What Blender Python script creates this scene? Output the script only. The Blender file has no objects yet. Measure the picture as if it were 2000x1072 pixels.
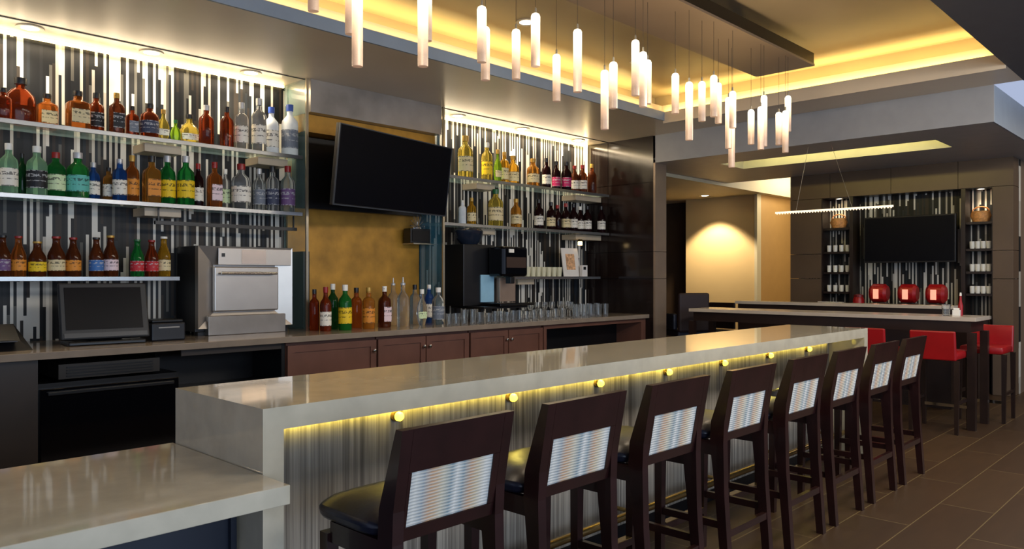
import bpy, bmesh, math, random
from mathutils import Vector, Matrix
random.seed(7)
C = bpy.context.scene.collection
PI = math.pi
H = 1.5; F = 1501.0
DX, DY = .7204, .6935          # viewing direction in plan; right vector is (DY,-DX)
CEIL = 3.36

# ---------- measuring helpers (photo pixel -> point on a real plane) ----------
def ray(u):
    q = (u-1000)/F
    return DX+DY*q, DY-DX*q
def on_y(u, Y, v=None):        # point on the vertical plane Y
    a, b = ray(u); t = Y/b
    return (a*t, H+(540-v)*t/F if v is not None else None, t)
def on_x(u, X, v=None):
    a, b = ray(u); t = X/a
    return (b*t, H+(540-v)*t/F if v is not None else None, t)
def UX(u, Y): return on_y(u, Y)[0]
def UY(u, X): return on_x(u, X)[0]

# ---------- materials ----------
MATS = {}
def lin(c):
    if isinstance(c, str):
        c = tuple(int(c[i:i+2], 16)/255 for i in (0, 2, 4))
        return tuple((x/12.92 if x <= .04045 else ((x+.055)/1.055)**2.4) for x in c)
    return c
def mat(name, col, rough=.5, metal=0, var=.08, scale=6, trans=0, emis=None, es=0, coat=0, ior=1.45, bump=0, spec=.5, alpha=1):
    if name in MATS: return MATS[name]
    col = lin(col)
    m = bpy.data.materials.new(name); m.use_nodes = True
    nt = m.node_tree; b = nt.nodes['Principled BSDF']
    b.inputs['Roughness'].default_value = rough
    b.inputs['Metallic'].default_value = metal
    b.inputs['Transmission Weight'].default_value = trans
    b.inputs['Coat Weight'].default_value = coat
    b.inputs['IOR'].default_value = ior
    b.inputs['Specular IOR Level'].default_value = spec
    b.inputs['Alpha'].default_value = alpha
    tc = nt.nodes.new('ShaderNodeTexCoord')
    nz = nt.nodes.new('ShaderNodeTexNoise'); nz.inputs['Scale'].default_value = scale
    nz.inputs['Detail'].default_value = 4
    nt.links.new(tc.outputs['Object'], nz.inputs['Vector'])
    rp = nt.nodes.new('ShaderNodeValToRGB')
    rp.color_ramp.elements[0].position = .3; rp.color_ramp.elements[1].position = .7
    rp.color_ramp.elements[0].color = tuple(max(0, x*(1-var)) for x in col)+(1,)
    rp.color_ramp.elements[1].color = tuple(min(1, x*(1+var)) for x in col)+(1,)
    nt.links.new(nz.outputs['Fac'], rp.inputs['Fac'])
    nt.links.new(rp.outputs['Color'], b.inputs['Base Color'])
    if bump:
        bp = nt.nodes.new('ShaderNodeBump'); bp.inputs['Strength'].default_value = bump; bp.inputs['Distance'].default_value = .01
        nt.links.new(nz.outputs['Fac'], bp.inputs['Height']); nt.links.new(bp.outputs['Normal'], b.inputs['Normal'])
    if emis is not None:
        b.inputs['Emission Color'].default_value = lin(emis)+(1,)
        b.inputs['Emission Strength'].default_value = es
    MATS[name] = m
    return m

def mosaic(name, axis='X', w=.022, L=.55):
    """glossy vertical strip mosaic: black, charcoal, grey and white sticks of random length"""
    m = bpy.data.materials.new(name); m.use_nodes = True
    nt = m.node_tree; N = nt.nodes; lk = nt.links; b = N['Principled BSDF']
    tc = N.new('ShaderNodeTexCoord'); sp = N.new('ShaderNodeSeparateXYZ'); lk.new(tc.outputs['Object'], sp.inputs[0])
    def mth(op, a, b_=None):
        n = N.new('ShaderNodeMath'); n.operation = op
        for i, x in enumerate((a, b_)):
            if x is None: continue
            if isinstance(x, (int, float)): n.inputs[i].default_value = x
            else: lk.new(x, n.inputs[i])
        return n.outputs[0]
    col = mth('FLOOR', mth('DIVIDE', sp.outputs[axis], w))
    wn = N.new('ShaderNodeTexWhiteNoise'); wn.noise_dimensions = '1D'; lk.new(col, wn.inputs['W'])
    off = mth('MULTIPLY', wn.outputs['Value'], 7.3)
    seg = mth('FLOOR', mth('ADD', mth('DIVIDE', sp.outputs['Z'], L), off))
    cb = N.new('ShaderNodeCombineXYZ'); lk.new(col, cb.inputs[0]); lk.new(seg, cb.inputs[1])
    w2 = N.new('ShaderNodeTexWhiteNoise'); w2.noise_dimensions = '2D'; lk.new(cb.outputs[0], w2.inputs['Vector'])
    odd = mth('ABSOLUTE', mth('MODULO', col, 2.0))
    fac = mth('MULTIPLY', w2.outputs['Value'], mth('ADD', mth('MULTIPLY', odd, .36), .64))
    rp = N.new('ShaderNodeValToRGB'); rp.color_ramp.interpolation = 'CONSTANT'
    e = rp.color_ramp.elements
    stops = [(0, '090b0e'), (.22, '15171a'), (.34, '2a231d'), (.43, '1a2027'), (.49, '55544f'), (.54, 'cfcbc0'), (.80, 'b2ada2')]
    e[0].position = 0; e[0].color = lin(stops[0][1])+(1,)
    e[1].position = stops[1][0]; e[1].color = lin(stops[1][1])+(1,)
    for p, c in stops[2:]:
        k = e.new(p); k.color = lin(c)+(1,)
    lk.new(fac, rp.inputs['Fac']); lk.new(rp.outputs['Color'], b.inputs['Base Color'])
    b.inputs['Roughness'].default_value = .5; b.inputs['Specular IOR Level'].default_value = .3
    MATS[name] = m; return m

def floor_mat():
    m = bpy.data.materials.new('brown_floor_tile'); m.use_nodes = True
    nt = m.node_tree; N = nt.nodes; lk = nt.links; b = N['Principled BSDF']
    tc = N.new('ShaderNodeTexCoord')
    mp = N.new('ShaderNodeMapping'); mp.inputs['Location'].default_value = (0, -1.174+.0025, 0)
    lk.new(tc.outputs['Object'], mp.inputs['Vector'])
    br = N.new('ShaderNodeTexBrick'); br.inputs['Scale'].default_value = 1
    br.inputs['Brick Width'].default_value = 1.25; br.inputs['Row Height'].default_value = .317
    br.inputs['Mortar Size'].default_value = .0035; br.inputs['Mortar Smooth'].default_value = .2
    br.inputs['Color1'].default_value = lin('4a3520')+(1,); br.inputs['Color2'].default_value = lin('3e2b1b')+(1,)
    br.inputs['Mortar'].default_value = lin('75623f')+(1,)
    lk.new(mp.outputs[0], br.inputs['Vector'])
    nz = N.new('ShaderNodeTexNoise'); nz.inputs['Scale'].default_value = 3; nz.inputs['Detail'].default_value = 6
    m2 = N.new('ShaderNodeMapping'); m2.inputs['Scale'].default_value = (1, 5, 1)
    lk.new(tc.outputs['Object'], m2.inputs['Vector']); lk.new(m2.outputs[0], nz.inputs['Vector'])
    mx = N.new('ShaderNodeMix'); mx.data_type = 'RGBA'; mx.blend_type = 'MULTIPLY'; mx.inputs['Factor'].default_value = .35
    lk.new(br.outputs['Color'], mx.inputs['A']); lk.new(nz.outputs['Fac'], mx.inputs['B'])
    lk.new(mx.outputs['Result'], b.inputs['Base Color'])
    b.inputs['Roughness'].default_value = .42
    return m

def striated(name, c1, c2, axis='X', sc=60, rough=.45, zs=.6):
    m = bpy.data.materials.new(name); m.use_nodes = True
    nt = m.node_tree; N = nt.nodes; lk = nt.links; b = N['Principled BSDF']
    tc = N.new('ShaderNodeTexCoord'); mp = N.new('ShaderNodeMapping')
    mp.inputs['Scale'].default_value = (sc, sc, zs); lk.new(tc.outputs['Object'], mp.inputs['Vector'])
    nz = N.new('ShaderNodeTexNoise'); nz.inputs['Scale'].default_value = 1; nz.inputs['Detail'].default_value = 5; nz.inputs['Roughness'].default_value = .7
    lk.new(mp.outputs[0], nz.inputs['Vector'])
    rp = N.new('ShaderNodeValToRGB'); rp.color_ramp.elements[0].position = .35; rp.color_ramp.elements[1].position = .68
    rp.color_ramp.elements[0].color = lin(c1)+(1,); rp.color_ramp.elements[1].color = lin(c2)+(1,)
    lk.new(nz.outputs['Fac'], rp.inputs['Fac']); lk.new(rp.outputs['Color'], b.inputs['Base Color'])
    b.inputs['Roughness'].default_value = rough
    MATS[name] = m; return m

def woven():
    """upholstery of the stool backs: vertical coloured bands crossed by fine pale ribs"""
    m = bpy.data.materials.new('striped_woven_fabric'); m.use_nodes = True
    nt = m.node_tree; N = nt.nodes; lk = nt.links; b = N['Principled BSDF']
    tc = N.new('ShaderNodeTexCoord'); sp = N.new('ShaderNodeSeparateXYZ'); lk.new(tc.outputs['Object'], sp.inputs[0])
    mr = N.new('ShaderNodeMapRange'); mr.inputs['From Min'].default_value = -.19; mr.inputs['From Max'].default_value = .19
    lk.new(sp.outputs['X'], mr.inputs['Value'])
    rp = N.new('ShaderNodeValToRGB'); e = rp.color_ramp.elements
    st = [(0, '8a949b'), (.09, 'c9c7c0'), (.17, '87929a'), (.25, 'b58a66'), (.31, 'bb9874'), (.38, 'bdb49c'), (.47, '6d8590'), (.53, 'd0cec8'), (.60, '748a94'), (.69, 'b58a66'), (.77, 'beac8a'), (.86, 'cbcac4'), (1, '65798a')]
    e[0].position = 0; e[0].color = lin(st[0][1])+(1,); e[1].position = 1; e[1].color = lin(st[-1][1])+(1,)
    for p, c in st[1:-1]: k = e.new(p); k.color = lin(c)+(1,)
    lk.new(mr.outputs[0], rp.inputs['Fac'])
    wv = N.new('ShaderNodeTexWave'); wv.bands_direction = 'Z'; wv.inputs['Scale'].default_value = 30; wv.inputs['Distortion'].default_value = .6
    wv.inputs['Detail Scale'].default_value = 4
    lk.new(tc.outputs['Object'], wv.inputs['Vector'])
    mx = N.new('ShaderNodeMix'); mx.data_type = 'RGBA'; wf = N.new('ShaderNodeMath'); wf.operation = 'MULTIPLY'; wf.inputs[1].default_value = .7; lk.new(wv.outputs['Fac'], wf.inputs[0]); lk.new(wf.outputs[0], mx.inputs['Factor'])
    lk.new(rp.outputs['Color'], mx.inputs['A']); mx.inputs['B'].default_value = lin('c6c1b6')+(1,)
    lk.new(mx.outputs['Result'], b.inputs['Base Color']); b.inputs['Roughness'].default_value = .8
    bp = N.new('ShaderNodeBump'); bp.inputs['Strength'].default_value = .5; bp.inputs['Distance'].default_value = .003
    lk.new(wv.outputs['Fac'], bp.inputs['Height']); lk.new(bp.outputs['Normal'], b.inputs['Normal'])
    return m

def tube_glow():
    """frosted glass pendant tube: bulb sits at the top, so the glass glows brighter there"""
    m = bpy.data.materials.new('frosted_glowing_glass'); m.use_nodes = True
    nt = m.node_tree; N = nt.nodes; lk = nt.links; b = N['Principled BSDF']
    tc = N.new('ShaderNodeTexCoord'); sp = N.new('ShaderNodeSeparateXYZ'); lk.new(tc.outputs['Generated'], sp.inputs[0])
    rp = N.new('ShaderNodeValToRGB'); e = rp.color_ramp.elements
    e[0].position = 0; e[0].color = lin('cfa184')+(1,); e[1].position = .85; e[1].color = lin('fff4d6')+(1,)
    k = e.new(.35); k.color = lin('dcae88')+(1,); k = e.new(.6); k.color = lin('ffe0a8')+(1,)
    lk.new(sp.outputs['Z'], rp.inputs['Fac'])
    r2 = N.new('ShaderNodeMapRange'); r2.inputs['From Min'].default_value = .15; r2.inputs['From Max'].default_value = .85
    r2.inputs['To Min'].default_value = .15; r2.inputs['To Max'].default_value = 1.7
    lk.new(sp.outputs['Z'], r2.inputs['Value'])
    nz = N.new('ShaderNodeTexNoise'); nz.inputs['Scale'].default_value = 160; lk.new(tc.outputs['Object'], nz.inputs['Vector'])
    ad = N.new('ShaderNodeMath'); ad.operation = 'MULTIPLY_ADD'; ad.inputs[1].default_value = .18; lk.new(nz.outputs['Fac'], ad.inputs[0]); lk.new(r2.outputs[0], ad.inputs[2])
    b.inputs['Base Color'].default_value = (.24, .19, .15, 1); b.inputs['Roughness'].default_value = .4
    lk.new(rp.outputs['Color'], b.inputs['Emission Color']); lk.new(ad.outputs[0], b.inputs['Emission Strength'])
    return m

M_soffit = mat('taupe_plaster', 'd0bfa6', .3, var=.04, scale=2)
M_upper = mat('cream_ceiling_paint', 'a89474', .35, var=.05, scale=2)
M_dark_soffit = mat('unlit_plaster', '4a4a50', .6, var=.05)  # ceiling that gets no lamp light, its shade put into the dark colour
M_fascia = mat('grey_fascia_paint', '98989a', .5, var=.05)
M_blue = mat('blue_grey_fascia_paint', '7c8896', .5, var=.05)
M_cloud = mat('bronze_ceiling_panel', '86715c', .33, var=.06, scale=2)
M_black = mat('black_satin', '0b0b0e', .35, var=.15)
M_blackgl = mat('black_gloss', '06070b', .08, var=.1)
M_screen = mat('dark_screen_glass', '090a10', .3, spec=.1, var=.05)
M_bronze = mat('bronze_wall_panel', '5d4b3b', .4, var=.08, scale=3)
M_bronze2 = mat('bronze_column_panel', '8a7868', .35, metal=.3, var=.08, scale=3)
M_darkpanel = mat('espresso_gloss_panel', '1d1310', .14, var=.25, scale=2)
M_gold = mat('antique_gold_leaf', 'a67a2c', .42, metal=.35, var=.28, scale=5, bump=.2)
M_stone = mat('polished_quartz', 'b8af9b', .07, var=.09, scale=9, coat=.3)
M_stone_b = mat('taupe_quartz', '877a6c', .12, var=.08, scale=9)
M_cab = mat('reddish_brown_cabinet', '664438', .38, var=.15, scale=4)
M_cabd = mat('dark_brown_cabinet', '2a211b', .45, var=.15)
M_navy = mat('navy_cabinet_laminate', '171d2b', .4, var=.1)
M_navy2 = mat('slate_blue_panel', '3d475e', .4, var=.1)
M_shelf = mat('brushed_steel_shelf', '8f9090', .25, metal=.8, var=.1)
M_shelfglass = mat('tinted_shelf_glass', 'a8c4c8', .06, alpha=.38, var=0)
M_steel = mat('stainless_steel', 'aaa49d', .36, metal=.9, var=.07, scale=3)
M_steel2 = mat('dull_steel', '8f8880', .35, metal=.8, var=.1)
M_glasspane = mat('green_edged_glass', '9fc4bc', .03, alpha=.16, var=0)
M_glassedge = mat('polished_metal_edge', 'a89c84', .2, metal=.6)
M_wood = mat('dark_cherry_wood', '220d0d', .3, var=.3, scale=8, coat=.2)
M_leather = mat('navy_black_leather', '191c2b', .33, var=.2, scale=25, bump=.1)
M_red = mat('red_vinyl', '920d12', .35, var=.08)
M_chrome = mat('chrome', 'c9c3b4', .15, metal=1, var=.05)
M_brass = mat('brass_plate', 'a88c58', .22, metal=.9, var=.1)
M_cream = mat('cream_painted_wall', 'c9ac79', .6, var=.03, scale=2)
M_cream2 = mat('pale_plaster', 'cfc3a3', .6, var=.03, scale=2)
M_ochre = mat('ochre_painted_wall', 'bb9358', .6, var=.03)
M_brownwall = mat('brown_painted_wall', '3c2c1e', .6, var=.08)
M_table = mat('pale_stone_table', 'b4a797', .2, var=.07)
M_espresso = mat('espresso_wood', '20130f', .35, var=.2)
M_white = mat('white_ceramic', 'e8e4da', .3, var=.02)
M_cable = mat('dark_cable', '2a2520', .5)
M_wire = mat('thin_steel_wire', '9b9486', .3, metal=.8)
M_led = mat('warm_led_strip', 'fff2cf', .5, emis='ffdf9c', es=4.5)
M_ledy = mat('yellow_led_strip', 'ffe9a0', .5, emis='ffdc74', es=1.6)
M_lens = mat('downlight_lens', 'fff6e4', .5, emis='ffeccb', es=14)
M_sconce = mat('glowing_sconce_lens', 'fff0a0', .4, emis='ffe23a', es=2.6)
M_trimw = mat('white_trim_ring', 'd8ccb4', .4)
M_cleargl = mat('clear_glass', (.95, .97, .97), .03, trans=.97, ior=1.3, var=0)
MOS = mosaic('strip_mosaic'); MOSY = mosaic('strip_mosaic_far', 'Y', .021, .45)
M_front = striated('striated_bar_front', '5c554d', 'a9a194')
M_woven = woven(); M_tube = tube_glow(); M_floor = floor_mat()

# ---------- mesh helpers ----------
def bx(bm, x0, x1, y0, y1, z0, z1, bev=0, mtx=None):
    r = bmesh.ops.create_cube(bm, size=1)
    vs = r['verts']
    for v in vs:
        v.co = Vector((x0+(v.co.x+.5)*(x1-x0), y0+(v.co.y+.5)*(y1-y0), z0+(v.co.z+.5)*(z1-z0)))
    if bev:
        es = list({e for v in vs for e in v.link_edges})
        r2 = bmesh.ops.bevel(bm, geom=es, offset=bev, segments=2, affect='EDGES', profile=.5)
        vs = list({v for f in r2['faces'] for v in f.verts} | {v for v in vs if v.is_valid})
    if mtx is not None:
        bmesh.ops.transform(bm, matrix=mtx, verts=vs)
    return vs
def lathe(bm, prof, n=16, cx=0, cy=0, sq=0, sx=1, sy=1, a0=0, a1=2*PI):
    full = abs(a1-a0-2*PI) < 1e-6
    rings = []
    for r, z in prof:
        ring = []
        for i in range(n if full else n+1):
            a = a0+(a1-a0)*i/n
            k = 1
            if sq: k = 1/max(abs(math.cos(a)), abs(math.sin(a)))**sq
            ring.append(bm.verts.new((cx+r*k*math.cos(a)*sx, cy+r*k*math.sin(a)*sy, z)))
        rings.append(ring)
    for a, b in zip(rings, rings[1:]):
        m = len(a)
        for i in range(m if full else m-1):
            j = (i+1) % m
            bm.faces.new((a[i], a[j], b[j], b[i]))
    if full:
        if prof[0][0] > 1e-5: bm.faces.new(list(reversed(rings[0])))
        if prof[-1][0] > 1e-5: bm.faces.new(rings[-1])
    return rings
def tube(bm, p0, p1, r, n=8):
    p0 = Vector(p0); p1 = Vector(p1); d = (p1-p0)
    q = d.to_track_quat('Z', 'Y').to_matrix().to_4x4()
    r_ = bmesh.ops.create_cone(bm, cap_ends=True, segments=n, radius1=r, radius2=r, depth=d.length)
    bmesh.ops.transform(bm, matrix=Matrix.Translation((p0+p1)/2) @ q, verts=r_['verts'])
def prism(bm, pts, y0, y1):        # polygon in XZ extruded along Y
    a = [bm.verts.new((x, y0, z)) for x, z in pts]; b = [bm.verts.new((x, y1, z)) for x, z in pts]
    n = len(pts); bm.faces.new(a); bm.faces.new(list(reversed(b)))
    for i in range(n): bm.faces.new((a[i], b[i], b[(i+1) % n], a[(i+1) % n]))
    bmesh.ops.recalc_face_normals(bm, faces=bm.faces)
def hexa(bm, p):                   # 8 corner points, bottom 4 then top 4
    v = [bm.verts.new(c) for c in p]
    for f in ((3, 2, 1, 0), (4, 5, 6, 7), (0, 1, 5, 4), (1, 2, 6, 5), (2, 3, 7, 6), (3, 0, 4, 7)):
        bm.faces.new([v[i] for i in f])
def mesh(name, fn, m, smooth=False):
    bm = bmesh.new(); fn(bm)
    bmesh.ops.recalc_face_normals(bm, faces=bm.faces)
    me = bpy.data.meshes.new(name); bm.to_mesh(me); bm.free()
    for x in (m if isinstance(m, (list, tuple)) else [m]): me.materials.append(x)
    if smooth:
        for p in me.polygons: p.use_smooth = True
        me.set_sharp_from_angle(angle=math.radians(40))
    return me
def obj(name, fn, m, parent=None, loc=None, rz=0, smooth=False):
    me = fn if isinstance(fn, bpy.types.Mesh) else mesh(name, fn, m, smooth)
    o = bpy.data.objects.new(name, me); C.objects.link(o)
    if parent is not None: o.parent = parent
    if loc is not None: o.location = loc
    if rz: o.rotation_euler.z = rz
    return o
def box(name, x0, x1, y0, y1, z0, z1, m, parent=None, bev=0):
    """box object with its origin at its own base centre"""
    c = ((x0+x1)/2, (y0+y1)/2, z0)
    f = lambda bm: bx(bm, x0-c[0], x1-c[0], y0-c[1], y1-c[1], 0, z1-z0, bev)
    return obj(name, f, m, parent, c)
def struct(name, fn, m, parent=None):
    o = obj(name, fn, m, parent)
    if parent is None: o['kind'] = 'structure'
    return o
def sbox(name, *a, **k):
    x0, x1, y0, y1, z0, z1, m = a
    return struct(name, lambda bm: bx(bm, x0, x1, y0, y1, z0, z1), m)
def tag(o, label, cat, group=None):
    o['label'] = label; o['category'] = cat
    if group: o['group'] = group
    return o
def thing(name, label, cat, loc=(0, 0, 0), rz=0, group=None):
    o = bpy.data.objects.new(name, None); C.objects.link(o)
    o.empty_display_size = .05
    o.location = loc; o.rotation_euler.z = rz
    return tag(o, label, cat, group)
def dup(root, loc, rz=0, label=None, group=None):
    r = root.copy(); C.objects.link(r); r.location = loc; r.rotation_euler.z = rz
    if label: r['label'] = label
    if group: r['group'] = group
    for ch in list(root.children):
        c = ch.copy(); C.objects.link(c); c.parent = r
        for g in list(ch.children):
            d = g.copy(); C.objects.link(d); d.parent = c
    return r

def area(x, y, z, sx, sy, e, col, dirv, name='area_light'):
    l = bpy.data.lights.new(name, 'AREA'); l.shape = 'RECTANGLE'; l.size = sx; l.size_y = sy; l.energy = e; l.color = col
    o = bpy.data.objects.new(name, l); C.objects.link(o); o.location = (x, y, z)
    o.rotation_euler = Vector(dirv).to_track_quat('-Z', 'Y').to_euler()
    return o
# ======================= SETTING =======================
sbox('floor', -4, 16, -5, 9.2, -.1, 0, M_floor)
YW = 6.8; YG = 6.37; YC = 5.75; XR = 8.6
X1 = 3.87; X2 = 5.53
sbox('wall_back', -4, XR, YW, YW+.15, 0, 3.9, MOS)
sbox('wall_centre', X1+.01, X2-.01, YW-.03, YW-.001, 1.0, 2.9, M_gold)
# side wall at the end of the back bar, glossy dark panels with thin seams
def f(bm):
    ys = [5.69, 6.43, YW]; zs = [0, 1.47, 1.83, 2.75, CEIL]
    for a, b in zip(ys, ys[1:]):
        for c, d in zip(zs, zs[1:]):
            bx(bm, XR, XR+.03, a+.003, b-.003, c+.003, d-.003)
struct('wall_right', f, M_darkpanel)
sbox('wall_right', XR+.03, XR+.25, 5.70, 9.2, 0, CEIL, M_black)
def f(bm):
    zs = [0, 1.47, 1.83, 3.05, CEIL]
    for c, d in zip(zs, zs[1:]): bx(bm, XR, XR+.265, 5.66, 5.69, c+.003, d-.003)
struct('trim_1', f, M_bronze2)
# ceiling: soffit, recess, cloud, lower box
def f(bm):
    bx(bm, -4, XR+.3, 5.071, YW+.15, CEIL, 3.45)
    bx(bm, 7.891, 8.6, 1.56, 5.071, CEIL, 3.45)
struct('ceiling', f, M_soffit)
sbox('ceiling', -4, 16, -5, 1.56, CEIL, 3.45, M_dark_soffit)
def f(bm):
    bx(bm, -4, 8.2, 1.2, 5.4, 3.74, 3.84)
struct('ceiling', f, M_upper)
# fascias round the recess, two steps with the cove above
def f(bm):
    bx(bm, -4, 7.87, 5.05, 5.07, CEIL, 3.46)
struct('trim_2', f, M_blue)
sbox('trim_3', 7.87, 7.89, 1.56, 5.07, CEIL-.03, 3.46, M_soffit)
def f(bm):
    bx(bm, -4, 8.0, 5.16, 5.18, 3.466, 3.57)
    bx(bm, 7.98, 8.0, 1.57, 5.18, 3.466, 3.57)
    bx(bm, -4, 8.0, 5.05, 5.45, 3.4605, 3.465)
    bx(bm, 7.87, 8.25, 1.561, 5.45, 3.4605, 3.465)
    bx(bm, -4, 7.93, 1.53, 1.559, 3.37, 3.56)
struct('trim_4', f, M_soffit)
def f(bm):
    bx(bm, -4, 8.25, 5.4, 5.45, 3.4, 3.8); bx(bm, 8.2, 8.25, 1.2, 5.4, 3.4, 3.8); bx(bm, -4, 8.25, 1.15, 1.2, 3.4, 3.8)
struct('wall_cove', f, M_upper)
# LED strips lying in the cove
for n, a in (('led_cove_strip', (-4, 7.9, 5.085, 5.10, 3.466, 3.476)), ('led_cove_strip', (7.905, 7.92, 1.57, 5.08, 3.466, 3.476))):
    o = box(n, *a, M_ledy); tag(o, 'yellow light strip lying in the ceiling cove %s' % ('above the back bar' if a[0] < 0 else 'at the dining room end'), 'light strip')
# central hanging ceiling panel
def f(bm): bx(bm, -3, 7.25, 2.99, 3.58, 3.5, 3.52)
t = thing('ceiling_panel', 'long bronze ceiling raft with black edge that the tube pendants hang from', 'ceiling panel', (2, 3.28, 3.5))
box('panel_face', -3-2, 7.25-2, -.29, .30, 0, .02, M_cloud, t)
box('panel_edge', -3-2, 7.245-2, -.285, .295, .021, .12, M_black, t)
box('panel_hanger', 1, 1.1, -.05, .05, .121, .24, M_black, t); box('panel_hanger', 4.2, 4.3, -.05, .05, .121, .24, M_black, t)
# lower box soffit over the high tables, with a light slot
def f(bm):
    bx(bm, 8.62, 9.3, 1.82, 6.1, 3.0, 3.355); bx(bm, 9.95, 11.3, 1.82, 6.1, 3.0, 3.355)
    bx(bm, 9.3, 9.95, 1.82, 2.5, 3.0, 3.355); bx(bm, 9.3, 9.95, 5.1, 6.1, 3.0, 3.355)
    bx(bm, 9.3, 9.95, 2.5, 5.1, 3.2, 3.355)
struct('ceiling', f, M_fascia)
sbox('trim_5', 8.6, 8.62, 1.8, 5.69, 3.0, CEIL, M_fascia)
sbox('trim_6', 8.62, 16, 1.8, 1.82, 3.0, CEIL, M_blue)
sbox('ceiling', 11.3, 16, 1.2, 6.1, 3.5, 3.6, M_dark_soffit)
sbox('ceiling', 11.3, 16, 1.82, 2.3, 3.0, 3.3, M_fascia)
for k, a in enumerate(((9.32, 9.34, 2.6, 5.0, 3.03, 3.05),)):
    o = box('led_slot_strip', *a, M_ledy); tag(o, 'yellow light strip inside the slot of the lower ceiling box', 'light strip')
    b_ = box('strip_bracket', 9.3005, 9.319, 3, 3.1, 3.03, 3.05, M_steel2); b_.parent = o; b_.matrix_parent_inverse = Matrix.Translation(o.location).inverted()
# low ceiling and cream fascia beyond
sbox('ceiling', XR+.25, 15, 6.12, 9.2, 2.95, 3.1, M_cream2)
sbox('trim_7', XR+.25, 15, 6.10, 6.12, 2.95, 3.5, M_cream2)
sbox('wall_alcove', 12.8, 12.95, 6.33, 7.74, 0, 2.95, M_cream)
sbox('wall_alcove_corner', 12.75, 12.9, 6.28, 6.33, 0, 2.95, M_cream2)
sbox('wall_alcove_side', 12.9, 15, 6.28, 6.33, 0, 2.95, M_ochre)
sbox('wall_alcove_back', 13.2, 13.3, 7.74, 9.2, 0, 2.95, M_brownwall)
sbox('wall_rear', 8.85, 15, 9.2, 9.3, 0, 3.4, M_brownwall)
sbox('wall_end', 15, 15.1, -5, 9.2, 0, 3.5, M_brownwall)
# far wall with its niches
XF = 11.25; TOP = 2.64
yn = [2.37, 2.68, 2.73, 4.10, 4.15, 4.54]
def f(bm):
    zs = [0, 1.47, 1.83, TOP]
    for (a, b) in ((2.14, 2.37), (4.54, 5.01)):
        for c, d in zip(zs, zs[1:]): bx(bm, XF, XF+.3, a+.003, b-.003, c+.003, d-.003)
    ys = [2.14, UY(1871, XF), UY(1740, XF), UY(1621, XF), 5.01]
    for a, b in zip(ys, ys[1:]): bx(bm, XF, XF+.3, a+.003, b-.003, TOP+.003, 3.0)
struct('wall_far', f, M_bronze)
def f(bm):
    bx(bm, XF+.02, XF+.3, 2.68, 2.73, 0, TOP); bx(bm, XF+.02, XF+.3, 4.10, 4.15, 0, TOP)
    bx(bm, XF+.01, XF+.3, 2.36, 2.38, 0, TOP); bx(bm, XF+.01, XF+.3, 4.53, 4.55, 0, TOP)
struct('trim_8', f, M_espresso)
sbox('wall_far', XF+.3, XF+.4, 2.14, 5.01, 0, 3.0, MOSY)
sbox('wall_far_side', XF+.4, 15, 2.14, 2.2, 0, 3.0, M_bronze2)
sbox('wall_far_left', XF+.4, 12.75, 4.95, 5.01, 0, 3.3, M_ochre)
# black reveal line in the ceiling in front of the shelves
sbox('trim_9', -4, XR, 6.425, 6.44, CEIL-.006, CEIL, M_cabd)

# TV niche header and step
t = thing('niche_header', 'brushed bronze bulkhead box above the big television', 'bulkhead', ((X1+X2)/2, 6.5, 2.88))
w = (X2-X1)/2-.02
M_head = mat('brushed_bronze_header', '8f8a86', .3, metal=.5, var=.3, scale=2.2)
box('front_panel', -w, w, -.13, .27, .17, CEIL-2.88-.001, M_head, t)
box('lower_step', -w, w, -.02, .27, 0, .168, M_gold, t)

# LED strip at the head of the two shelf niches
for x0, x1, s in ((-4, X1-.03, 'left'), (X2+.03, XR-.03, 'right')):
    tag(box('led_wall_strip', x0, x1, YW-.035, YW-.015, CEIL-.03, CEIL-.006, M_led), 'warm white light line at the ceiling along the %s mosaic wall' % s, 'light strip')
tag(box('led_corner_strip', XR-.05, XR-.03, YW-.03, YW-.001, 2.9, CEIL-.001, M_led), 'short upright warm light line in the right corner of the mosaic wall', 'light strip')

# glass partitions
def partition(x, side):
    t = thing('glass_partition', 'upright glass divider with metal front edge on the %s side of the television niche' % side, 'glass partition', (x, (YG+YW)/2, 1.0))
    box('glass_pane', -.005, .005, -.19, .2, .002, CEIL-1.0-.002, M_glasspane if side == 'left' else mat('blue_tinted_glass', '3b7f97', .05, alpha=.5, var=.3, scale=3), t)
    box('metal_edge', -.012, .012, -.215, -.195, 0, CEIL-1.0-.002, M_glassedge, t)
partition(X1-.014, 'left'); partition(X2+.014, 'right')

# ---------- downlights ----------
def downlight_mesh():
    ring = mesh('trim_ring', lambda bm: lathe(bm, [(.062, 0), (.095, 0), (.095, -.008), (.06, -.004), (.062, 0)], 24), M_trimw, True)
    lens = mesh('lens', lambda bm: lathe(bm, [(.001, -.001), (.062, -.001), (.062, -.004), (.001, -.004)], 24), M_lens)
    return ring, lens
ring, lens = downlight_mesh()
def spot(x, y, z, e, col=(1, .83, .58), size=110, blend=.8, r=.05, dirv=(0, 0, -1)):
    l = bpy.data.lights.new('spot', 'SPOT'); l.energy = e; l.color = col; l.spot_size = math.radians(size); l.spot_blend = blend; l.shadow_soft_size = r
    o = bpy.data.objects.new('spot_light', l); C.objects.link(o); o.location = (x, y, z)
    o.rotation_euler = Vector(dirv).to_track_quat('-Z', 'Y').to_euler()
    return o
def downlight(x, y, z, label, group, e, **k):
    t = thing('recessed_downlight', label, 'downlight', (x, y, z), 0, group)
    obj('trim_ring', ring, None, t); obj('lens', lens, None, t)
    if e: spot(x, y, z-.03, e, **k)
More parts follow.
